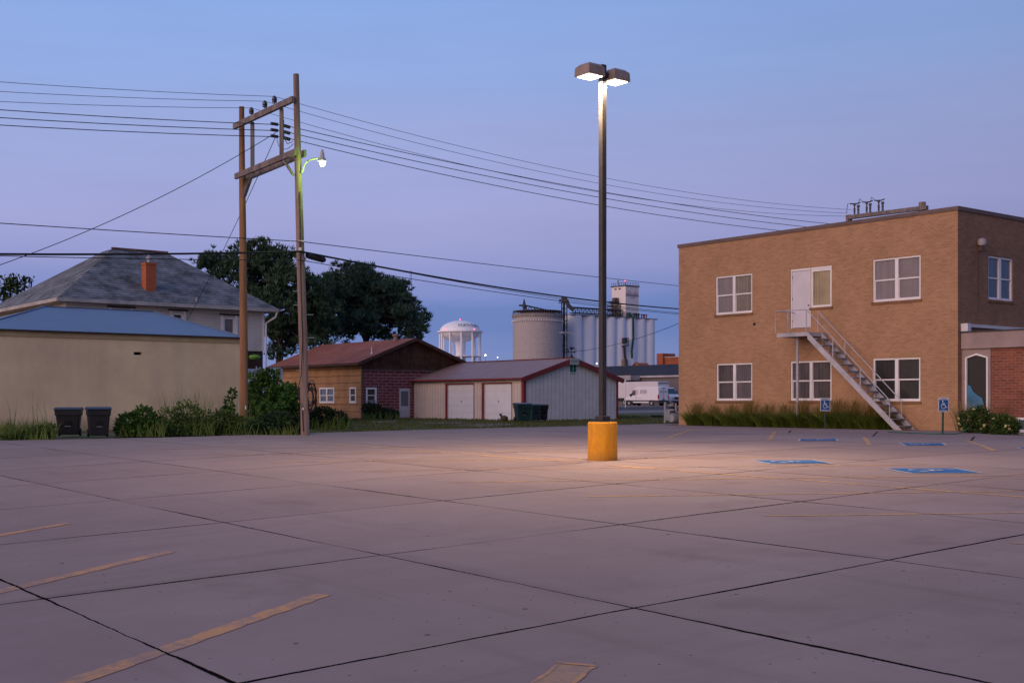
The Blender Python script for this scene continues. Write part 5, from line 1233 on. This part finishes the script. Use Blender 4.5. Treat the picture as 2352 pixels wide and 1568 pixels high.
# big grey steel grain bin with its conveyor and leg tower
t = 430; k = t/F; rb_ = 58*k
gb_ = empty('grain_bin', Vector(((1236-CX)*k, t+rb_, .45)), TH, 'large round grey concrete grain bin left of the white silos', 'grain bin')
zt_ = zz(719, t)-.45
bin_m = banded('grey_bin_wall', (.40,.36,.37), (.32,.29,.30), 'Z', 2.6, .04, .10, .8)
mb = MB(); mb.lathe([(rb_,-1),(rb_,zt_)], 56); mb.build('bin_wall', bin_m, gb_, True)
mb = MB(); mb.lathe([(rb_+.1,zt_-.9),(rb_+.35,zt_-.9),(rb_+.35,zt_+.15),(rb_+.1,zt_+.15)], 56); mb.lathe([(rb_-.2,zt_+.1),(rb_*.4,zt_+1.5),(.5,zt_+2.0)], 40); mb.build('bin_roof', M('bin_roof_grey', (.23,.21,.22), .7), gb_)
mb = MB()
for i in range(60):
    a = 2*math.pi*i/60; mb.box(rb_*1.012*math.cos(a)-.28, rb_*1.012*math.cos(a)+.28, rb_*1.012*math.sin(a)-.28, rb_*1.012*math.sin(a)+.28, zt_-2.6, zt_-2.1)
mb.build('vent_row', M('vent_white', (.55,.53,.55), .6), gb_)
mb = MB()
for i in range(60):
    a = 2*math.pi*i/60; mb.box(rb_*1.0*math.cos(a)-.05, rb_*1.0*math.cos(a)+.05, rb_*math.sin(a)-.05, rb_*math.sin(a)+.05, zt_+.15, zt_+1.4)
mb.lathe([(rb_-.05,zt_+1.35),(rb_+.05,zt_+1.35),(rb_+.05,zt_+1.45),(rb_-.05,zt_+1.45)], 56); mb.build('railing', M('railing_steel', (.16,.15,.18), .7, .2, 1), gb_)
lt = empty('elevator_leg', at(1296, 920, 440), 0, 'slim steel elevator leg tower with head between the grey bin and silos', 'leg tower'); kL = 440/F
def lz(py): return (HY-py)*kL+0
mb = MB(); w = 6*kL
for sx in (-1,1):
    for sy in (-1,1): mb.box(sx*w-.16,sx*w+.16,sy*w-.16,sy*w+.16,-6,lz(694))
n_ = 16
for i in range(n_+1):
    z = lz(694)*i/n_; mb.box(-w,w,-w-.1,-w+.1,z-.1,z+.1); mb.box(-w-.1,-w+.1,-w,w,z-.1,z+.1)
    if i < n_: mb.bar((-w if i%2 else w,-w,z),(w if i%2 else -w,-w,z+lz(694)/n_),.14)
mb.box(-.5,.3,-.5,.5,-6,lz(694)); mb.box(.8,1.1,-.5,.5,-6,lz(694)); mb.build('tower_frame', dk, lt)
mb = MB(); mb.box(-w*1.1,w*1.2,-w,w,lz(693),lz(682)); mb.box(-w*2.2,w*1.4,-w*1.2,w*1.2,lz(695),lz(694)); mb.box(-w*2.0,-w*1.2,-.4,.4,lz(692),lz(687)); mb.build('head', M('head_steel', (.075,.075,.09), .6), lt)
mb = MB(); mb.tube([(w*.8,-w,lz(690)),(w*1.6,-w,lz(702)),(w*3.6,-w,lz(712))], .75, 8); mb.build('spout', dk, lt, True)
# sloping conveyor bridge from leg to bin
c0_ = at(1204, 700, 436); c1_ = at(1286, 718, 440)
br = empty('conveyor_bridge', c0_, 0, 'sloping conveyor truss over the roof of the grey grain bin', 'conveyor'); dvec = c1_-c0_; up = Vector((0,0,1))
mb = MB(); m_ = 12
mb.bar((0,0,0), dvec, .45); mb.bar(-up*1.6, dvec-up*1.2, .3)
for i in range(m_):
    a = dvec*(i/m_); b_ = dvec*((i+1)/m_); mb.bar(a-up*(1.6 if i%2 else 0), b_-up*(0 if i%2 else 1.6), .2)
for f in (.06,.28,.5): a = dvec*f; mb.bar(a, Vector((a.x,a.y,-(zz(700,436)-zt_-.45)-.3)), .4)
mb.build('truss', dk, br)
mb = MB(); mb.lathe([(.3,-2),(.7,-.5),(.45,.8),(.15,2.2)], 10); mb.box(-1.9,-.6,-.35,.35,-.4,.2); mb.build('discharge_head', dk, br)

# ---------------------------------------------------------------- street lamps and small far lights
t = 165; k = t/F; b0 = at(1331, 950, t); b0.z = .4
sl = empty('street_lamp', b0, 0, 'tall pale street lamp with curved arm in front of the silos', 'street lamp')
def sp_(px, py): return at(px, py, t)-b0
mb = MB(); mb.tube([(0,0,-.3), sp_(1331,800), sp_(1330,778), sp_(1322,768), sp_(1311,763.5), sp_(1296,763)], [.09,.08,.07,.06,.05,.05], 8); mb.build('pole', M('pale_lamp_post', (.34,.34,.38), .5, .1), sl, True)
mb = MB(); q = sp_(1292,763.5); mb.lathe([(.05,-.45),(.13,-.2),(.14,.2),(.05,.45)], 10, tuple(q), 'x'); mb.build('lamp_head', grey_metal, sl, True)
def farlight(px, py, t, r, lb, cat='street lamp'):
    gp = at(px, py, t); base = Vector((gp.x, gp.y, .45)); e = empty('street_lamp', base, 0, lb, cat, 'lit street lamps in the distance'); h = gp.z-.45
    mb = MB(); mb.tube([(0,0,-.5),(0,0,h)], .09, 6); mb.bar((0,0,h),(-.0,-.5,h),.1); mb.build('pole', grey_metal, e)
    mb = MB(); mb.lathe([(.02,-r),(r*.8,-r*.5),(r,0),(r*.8,r*.5),(.02,r)], 10, (0,-.6,h)); mb.build('lamp_head', white_l, e, True)
farlight(1115, 815, 330, .22, 'lit lamp right of the water tower legs, brighter of two'); farlight(1143, 820, 420, .14, 'faint lit lamp to the right of the brighter far lamp'); farlight(1376-6, 832+2, 230, .10, 'faint lit lamp beside the yellow based lamp post, low before the silos')
t = 150; b0 = at(1436.5, 945, t); e = empty('flag_pole', Vector((b0.x, b0.y, gz(b0.x,b0.y))), 0, 'thin white pole standing at right eave of the metal garage', 'pole')
mb = MB(); mb.tube([(0,0,-.2),(0,0,zz(874,t)-e.location.z)], .05, 8); e2 = mb.build('pole', white, e)
mb = MB(); mb.lathe([(.05,0),(.13,.02),(.10,.12),(.01,.16)], 8, (0,0,zz(874,t)-e.location.z)); mb.build('cap', white, e)
t = 147; b0 = at(1436.5, 945, t)

# ---------------------------------------------------------------- long dark roofed building, orange brick building
vD = w2uv(*(at(1480, 900, 196).xy))[1]
def dv_(px): return tv(px, vD)
uA = dv_(1240)[1]; uB = dv_(1640)[1]
DB = empty('dark_roofed_building', uv2w(uB, vD, .45), TH, 'long grey building with dark slate mansard roof and white fascia behind the trucks', 'building'); LD = uA-uB
tm = dv_(1490)[0]
mb = MB(); mb.box(0,14,0,LD,-1,zz(866,tm)-.45); mb.build('wall', M('grey_cladding', (.135,.115,.125), .8, .12, .6), DB)
zf0, zf1, zf2 = zz(866,tm)-.45, zz(862,tm)-.45, zz(836.5,tm)-.45
mb = MB(); mb.box(-.35,14,-.3,LD+.3,zf0+.01,zf1); mb.build('fascia', M('fascia_pale', (.42,.38,.42), .7), DB)
mb = MB(); mb.taper(-.3,14,-.2,LD+.2,zf1+.01,1.4,14,-.1,LD,zf2); mb.build('roof', M('dark_slate', (.024,.028,.042), .6, .25, 1.2), DB)
mb = MB(); uu = dv_(1473)[1]-uB; mb.box(-2.4,-.36,uu,LD-4,zz(872,tm)-.45,zz(861,tm)-.45); mb.build('canopy', M('canopy_pale', (.34,.31,.34), .7), DB)
mb = MB()
for px in (1380,): pass
t = 245; vO = w2uv(*(at(1530, 900, t).xy))[1]
u0_ = tv(1513, vO)[1]; u1_ = tv(1640, vO)[1]; um_ = tv(1527, vO)[1]
OB = empty('orange_brick_building', uv2w(u1_, vO, .45), TH, 'orange brick building with square corner tower behind the dark roof', 'building'); ob = brick('orange_far_brick', (.36,.10,.05), (.29,.075,.04), (.30,.12,.07), .4, .2, .02, .25)
mb = MB(); mb.box(0,10,0,um_-u1_-.01,-1,zz(821,t)-.45); mb.build('wall', ob, OB)
mb = MB(); mb.box(-.6,3,um_-u1_,u0_-u1_,-1,zz(810.5,t)-.45); mb.build('corner_tower', ob, OB)
mb = MB(); mb.box(-.15,10,-.1,um_-u1_-.02,zz(821,t)-.44,zz(818.5,t)-.45); mb.tube([(1,um_-u1_-5.5,zz(819,t)-.45),(1,um_-u1_-5.5,zz(813,t)-.45)], .2, 6); mb.build('parapet', M('parapet_pale', (.40,.32,.32), .8), OB)
pk = at(1461, 832, 235); e = empty('brick_dormer', pk-Vector((0,0,8)), TH, 'little orange brick gable peeping over the dark roof', 'building')
mb = MB(); w_ = 9*235/F; mb.prism([(-w_*1.3,0),(w_*1.3,0),(w_*1.3,7.3),(0,8),(-w_*1.3,7.3)], -3, 0, lambda p, q, x: (-x, p, q)); mb.build('wall', ob, e)
mb = MB(); mb.bar((-.1,-w_*1.4,7.3),(-.1,0,8.08),.2); mb.bar((-.1,0,8.08),(-.1,w_*1.4,7.3),.2); mb.build('roof', M('dormer_roof', (.25,.12,.09), .8), e)

# ---------------------------------------------------------------- vehicles in the gap
vw2 = M('truck_white', (.62,.58,.62), .4, .05, 1); vw = M('van_white', (.74,.72,.77), .3, .03, 1, spec=.5); tyre = M('tyre_rubber', (.015,.015,.017), .8, .3, 5); rim_m = M('wheel_rim', (.35,.34,.37), .4, .2, 5, metal=.3)
vgl = glassy('vehicle_glass', (.015,.025,.035), .05, .10, (.7,.9,1), .2); clad = M('grey_cladding_plastic', (.05,.05,.06), .6, .2, 3)
def wheel(parent, x, y, r, w):
    mb = MB(); mb.lathe([(r*.55,-w/2),(r*.93,-w/2),(r,-w*.3),(r,w*.3),(r*.93,w/2),(r*.55,w/2)], 22, (x, y, r), 'y'); o = mb.build('wheel', tyre, parent, True)
    mb = MB(); s_ = 1 if y > 0 else -1; mb.lathe([(.03,s_*w*.30),(r*.2,s_*w*.46),(r*.3,s_*w*.30),(r*.56,s_*w*.42),(r*.60,s_*w*.52)], 18, (x, y, r), 'y'); mb.build('rim', rim_m, o, True)
v0 = 122.4; uv0 = 121.2
vp_ = uv2w(uv0, v0+1.0); vp_.z = gz(vp_.x, vp_.y)
van = empty('cargo_van', vp_, TH+R(90), 'white high roofed cargo van with red boxed lettering, seen from rear left side', 'van')
Lv = 7.0; Hv = 2.75; Wv = 2.0
prof = [(0,.45),(Lv-.2,.45),(Lv,.55),(Lv,.95),(Lv-.15,1.15),(Lv-1.05,1.42),(Lv-1.75,2.22),(Lv-2.2,2.60),(Lv-2.9,Hv),(.25,Hv),(.05,2.55)]
mb = MB(); mb.prism(prof, -Wv/2, Wv/2, lambda p, q, x: (p, x, q)); mb.build('body', vw, van, True, bevel=.07)
mb = MB(); mb.prism([(-.03,.40),(Lv-.05,.40),(Lv+.03,.56),(Lv+.0,.80),(.0,.78)], -Wv/2-.015, Wv/2+.015, lambda p, q, x: (p, x, q)); mb.build('lower_cladding', clad, van)
mb = MB(); mb.box(1.9,Lv-1.9,Wv/2+.016,Wv/2+.03,.42,.60); mb.build('side_sill', vw, van)
for x in (1.35, Lv-1.05):
    for s_ in (-1,1):
        wheel(van, x, s_*(Wv/2-.10), .36, .26)
    mb = MB()
    for s_ in (-1,1): mb.lathe([(.1,-.02),(.45,-.02),(.45,.02),(.1,.02)], 20, (x, s_*(Wv/2+.015), .38), 'y')
    mb.build('wheel_arch', black_plastic, van)
for s_ in (-1,1):
    sw = [(Lv-1.20,1.46),(Lv-2.35,1.50),(Lv-2.35,2.20),(Lv-2.0,2.20)]
    mb = MB(); mb.prism(sw, s_*(Wv/2+.004), s_*(Wv/2+.012), lambda p, q, x: (p, x, q)); mb.build('side_window', vgl, van)
mb = MB(); mb.prism([(Lv-1.10,1.47),(Lv-1.72,2.2)], 0, 1, lambda p, q, x: (p+.03, -Wv*.44+x*Wv*.88, q+.02)) if False else mb.quad((Lv-1.06,-Wv*.44,1.45),(Lv-1.06,Wv*.44,1.45),(Lv-1.70,Wv*.44,2.19),(Lv-1.70,-Wv*.44,2.19)); o = mb.build('windscreen', vgl, van); o.location = (.03,0,.03)
mb = MB(); mb.box(Lv-1.6,Lv-1.4,Wv/2+.02,Wv/2+.22,1.35,1.68); mb.build('wing_mirror', black_plastic, van)
tl = M('tail_light_red', (.40,.02,.03), .3)
for s_ in (-1,1):
    mb = MB(); mb.box(-.03,.16,s_*(Wv/2-.10) if s_ > 0 else -Wv/2-.02,Wv/2+.02 if s_ > 0 else -Wv/2+.10,.95,1.55); mb.build('tail_light', tl, van)
mb = MB(); mb.box(-.012,-.002,-.012,.012,.6,2.45); mb.box(-.05,-.012,-.35,.35,2.50,2.58); mb.box(-.03,-.003,-.22,.22,.82,.95); mb.build('rear_door_trim', black_plastic, van)
mb = MB(); mb.box(-.16,.05,-Wv/2+.05,Wv/2-.05,.36,.56); mb.build('rear_bumper', clad, van)
rd = M('logo_red', (.40,.03,.04), .5); dn_ = M('logo_dark', (.06,.05,.08), .5)
def boxed(txt, x, w, h, z, mt, wm):
    mb = MB(); y = Wv/2
    for a in ((x-w/2,x+w/2,z+h/2-.05,z+h/2),(x-w/2,x+w/2,z-h/2,z-h/2+.05),(x-w/2,x-w/2+.05,z-h/2,z+h/2),(x+w/2-.05,x+w/2,z-h/2,z+h/2)): mb.box(a[0],a[1],y+.003,y+.012,a[2],a[3])
    o = mb.build('logo_frame', mt, van)
    text_mb(txt, h*.85, lambda p, q: (x-p*.9, y+.010, z+q)).build('lettering', mt, o)
boxed('IDEAL', 4.75, 1.15, .58, 1.95, rd, rd); boxed('LINENS', 3.0, 1.25, .50, 1.98, dn_, dn_)
text_mb('IDEAL', .30, lambda p, q: (-.008, -p*.8+.42, 1.98+q)).build('lettering', dn_, van); text_mb('LINENS', .26, lambda p, q: (-.008, -p*.8-.42, 1.98+q)).build('lettering', dn_, van)
mb = MB(); mb.box(3.2,4.6,Wv/2+.003,Wv/2+.008,1.12,1.15); mb.box(3.3,4.5,Wv/2+.003,Wv/2+.008,1.02,1.05); mb.box(4.3,5.2,Wv/2+.003,Wv/2+.008,1.56,1.59); mb.build('small_lettering', M('pale_ink', (.35,.30,.34), .6), van)
mb = MB(); mb.box(Lv-2.6,Lv-2.5,Wv/2+.003,Wv/2+.03,1.24,1.30); mb.box(Lv-2.45,Lv-2.43,Wv/2+.003,Wv/2+.01,.8,2.5); mb.build('door_handle', black_plastic, van)

# box truck
tv0 = 126.6; tp_ = uv2w(125.5, tv0+1.25); tp_.z = gz(tp_.x, tp_.y)
tr = empty('box_truck', tp_, TH-R(90), 'white box truck with big plain cargo body parked beyond the van', 'truck'); Wb = 2.5
zB = zz(874.5, 176)-tp_.z
mb = MB(); mb.box(-9.6,0,-Wb/2,Wb/2,1.05,zB); mb.build('cargo_box', vw2, tr, bevel=.10)
mb = MB(); mb.box(.002,.05,-Wb/2+.06,Wb/2-.06,zB-.36,zB-.10); mb.box(-9.5,-.02,-Wb/2-.02,-Wb/2-.002,1.05,1.16); mb.build('box_trim', grey_metal, tr)
mb = MB(); mb.box(-9.4,1.8,-.45,.45,.6,1.04); mb.build('chassis', clad, tr)
cp = [(.15,.55),(2.55,.55),(2.62,.75),(2.60,1.35),(1.75,1.62),(1.15,2.55),(.9,2.62),(.15,2.62)]
mb = MB(); mb.prism(cp, -1.08, 1.08, lambda p, q, x: (p, x, q)); mb.build('cab', vw, tr, True, bevel=.08)
mb = MB(); mb.quad((1.72,-.95,1.66),(1.72,.95,1.66),(1.18,.92,2.46),(1.18,-.92,2.46)); o = mb.build('windscreen', vgl, tr); o.location = (.035,0,.025)
for s_ in (-1,1):
    mb = MB(); mb.prism([(.45,1.62),(1.55,1.62),(1.1,2.36),(.45,2.36)], s_*1.083, s_*1.095, lambda p, q, x: (p, x, q)); mb.build('side_window', vgl, tr)
    mb = MB(); mb.lathe([(.02,-.02),(.20,-.02),(.20,.05),(.12,.09)], 12, (2.58, s_*.80, 1.08), 'x'); mb.build('headlight', M('headlight_glass', (.45,.47,.50), .15), tr, True)
    mb = MB(); mb.box(1.3,1.42,min(s_*1.12,s_*1.38),max(s_*1.12,s_*1.38),1.75,2.15); mb.build('wing_mirror', black_plastic, tr)
    for x in (1.55,-7.2): wheel(tr, x, s_*.98, .44, .3)
    mb = MB(); mb.lathe([(.1,-.02),(.56,-.02),(.56,.02),(.1,.02)], 20, (1.55, s_*1.075, .5), 'y'); mb.build('wheel_arch', black_plastic, tr)
mb = MB(); mb.box(2.55,2.72,-1.05,1.05,.48,.72); mb.box(2.605,2.64,-.5,.5,.85,1.25); mb.build('front_bumper', clad, tr)
# weeds at the pavement edge in the gap
for i, (px, w) in enumerate(((1516-10,6),(1522,7),(1540-3,5))): 
    p = hit(px, 957); rng = random.Random(300+i); e = empty('weed_tuft', p, 0, ('low weed tuft at lawn edge just right of the garage','low weed tuft in middle of the gap beside the garage','low weed tuft at lawn edge nearest the gas meter')[i], 'weed', 'weeds along the pavement edge'); mb = MB()
    for _ in range(90): a = rng.uniform(0,6.28); blade(mb, Vector((rng.uniform(-.25,.25),0,0)), Vector((math.cos(a),math.sin(a),.8)).normalized(), rng.uniform(.1,.3), .03, Vector((0,0,0)), rng)
    mb.build('leaves', dark_bush, e)

# ---------------------------------------------------------------- sky, sun and camera
W_ = bpy.data.worlds.new('World'); S.world = W_; W_.use_nodes = True; nt = W_.node_tree; bg = nt.nodes['Background']
tc = nd(nt, 'ShaderNodeTexCoord'); D = tc.outputs['Generated']; sp = nd(nt, 'ShaderNodeSeparateXYZ'); lk(nt, D, sp.inputs[0])
mp = nd(nt, 'ShaderNodeMapping'); mp.inputs['Scale'].default_value = (2.2, 2.2, 17); lk(nt, D, mp.inputs[0])
n1 = noise(nt, mp.outputs[0], 1.0, 5, .55)
mp2 = nd(nt, 'ShaderNodeMapping'); mp2.inputs['Scale'].default_value = (5, 5, 26); lk(nt, D, mp2.inputs[0])
n2 = noise(nt, mp2.outputs[0], 1.0, 5, .6)
el_ = mathn(nt, 'DIVIDE', sp.outputs[2], mathn(nt, 'SQRT', mathn(nt, 'ADD', mathn(nt, 'MULTIPLY', sp.outputs[0], sp.outputs[0]), mathn(nt, 'MULTIPLY', sp.outputs[1], sp.outputs[1]))))
el_ = mathn(nt, 'MULTIPLY_ADD', mathn(nt, 'SUBTRACT', n1, .5), .05, el_)
el_ = mathn(nt, 'MULTIPLY_ADD', mathn(nt, 'SUBTRACT', n2, .5), .025, el_)
# bank of dark cloud stands a little higher to the right
azr = mathn(nt, 'DIVIDE', sp.outputs[0], mathn(nt, 'ADD', mathn(nt, 'ABSOLUTE', sp.outputs[1]), .05))
el_ = mathn(nt, 'SUBTRACT', el_, mathn(nt, 'MULTIPLY', ramp(nt, mathn(nt, 'MULTIPLY_ADD', azr, .9, .5), [(.1, 0.), (.85, .022)]), 1.0))
def srgb(r, g, b): return tuple(((c/255+.055)/1.055)**2.4 if c > 10 else c/3294 for c in (r, g, b))
sky = ramp(nt, mathn(nt, 'MULTIPLY', el_, 2.0), [(0.0, srgb(128,142,194)), (.05, srgb(122,140,194)), (.095, srgb(110,132,190)), (.135, srgb(112,134,192)), (.17, srgb(132,145,201)), (.21, srgb(150,156,208)), (.28, srgb(162,166,215)), (.40, srgb(158,170,220)), (.52, srgb(147,172,226)), (.68, srgb(138,170,230)), (1.0, srgb(120,154,218))])
zen = ramp(nt, sp.outputs[2], [(.38, 1.0), (.8, .72)])
sky = mixc(nt, 1.0, sky, zen, 'MULTIPLY')
se_ = nd(nt, 'ShaderNodeVectorMath', operation='DOT_PRODUCT'); lk(nt, D, se_.inputs[0]); se_.inputs[1].default_value = (.62,-.78,0)
sky = mixc(nt, 1.0, sky, ramp(nt, se_.outputs['Value'], [(0, 1.0), (.7, .86)]), 'MULTIPLY')
# after-glow low in the west, behind the camera and to the left
gd_ = Vector((-.784, -.621, .12)).normalized()
dt = nd(nt, 'ShaderNodeVectorMath', operation='DOT_PRODUCT'); lk(nt, D, dt.inputs[0]); dt.inputs[1].default_value = gd_
gl_f = ramp(nt, dt.outputs['Value'], [(.05, 0.), (.65, .35), (1.0, 1.0)])
low = ramp(nt, mathn(nt, 'ABSOLUTE', sp.outputs[2]), [(0, 1.), (.6, 0.)])
glow = mathn(nt, 'MULTIPLY', gl_f, low)
sky = mixc(nt, glow, sky, (1.25,.80,.58))
cl = noise(nt, mp.outputs[0], 2.3, 6, .6); sky = mixc(nt, 1.0, sky, ramp(nt, cl, [(.35, .98), (.68, 1.025)]), 'MULTIPLY')
right = ramp(nt, mathn(nt, 'MULTIPLY_ADD', azr, .9, .5), [(.45, 1.0), (.95, .80)])
sky = mixc(nt, 1.0, sky, right, 'MULTIPLY')
lk(nt, sky, bg.inputs[0]); bg.inputs[1].default_value = 1.0

sun = bpy.data.lights.new('sun', 'SUN'); sun.energy = 1.5; sun.color = (1,.68,.50); sun.angle = R(50)
so = bpy.data.objects.new('sun', sun); COL.objects.link(so); so.rotation_euler = (-Vector((-.70,-.68,.34))).to_track_quat('-Z', 'Y').to_euler()

cam = bpy.data.cameras.new('camera'); co = bpy.data.objects.new('camera', cam); COL.objects.link(co)
co.location = (0, 0, CZ); co.rotation_euler = (R(90), 0, 0)
cam.sensor_width = 36; cam.lens = 36*F/2352; cam.shift_y = (920-783.3)/2352
cam.clip_start = .1; cam.clip_end = 6000
S.camera = co
S.view_settings.view_transform = 'Standard'; S.view_settings.look = 'None'; S.view_settings.exposure = 0; S.view_settings.gamma = 1
S.render.engine = 'CYCLES'
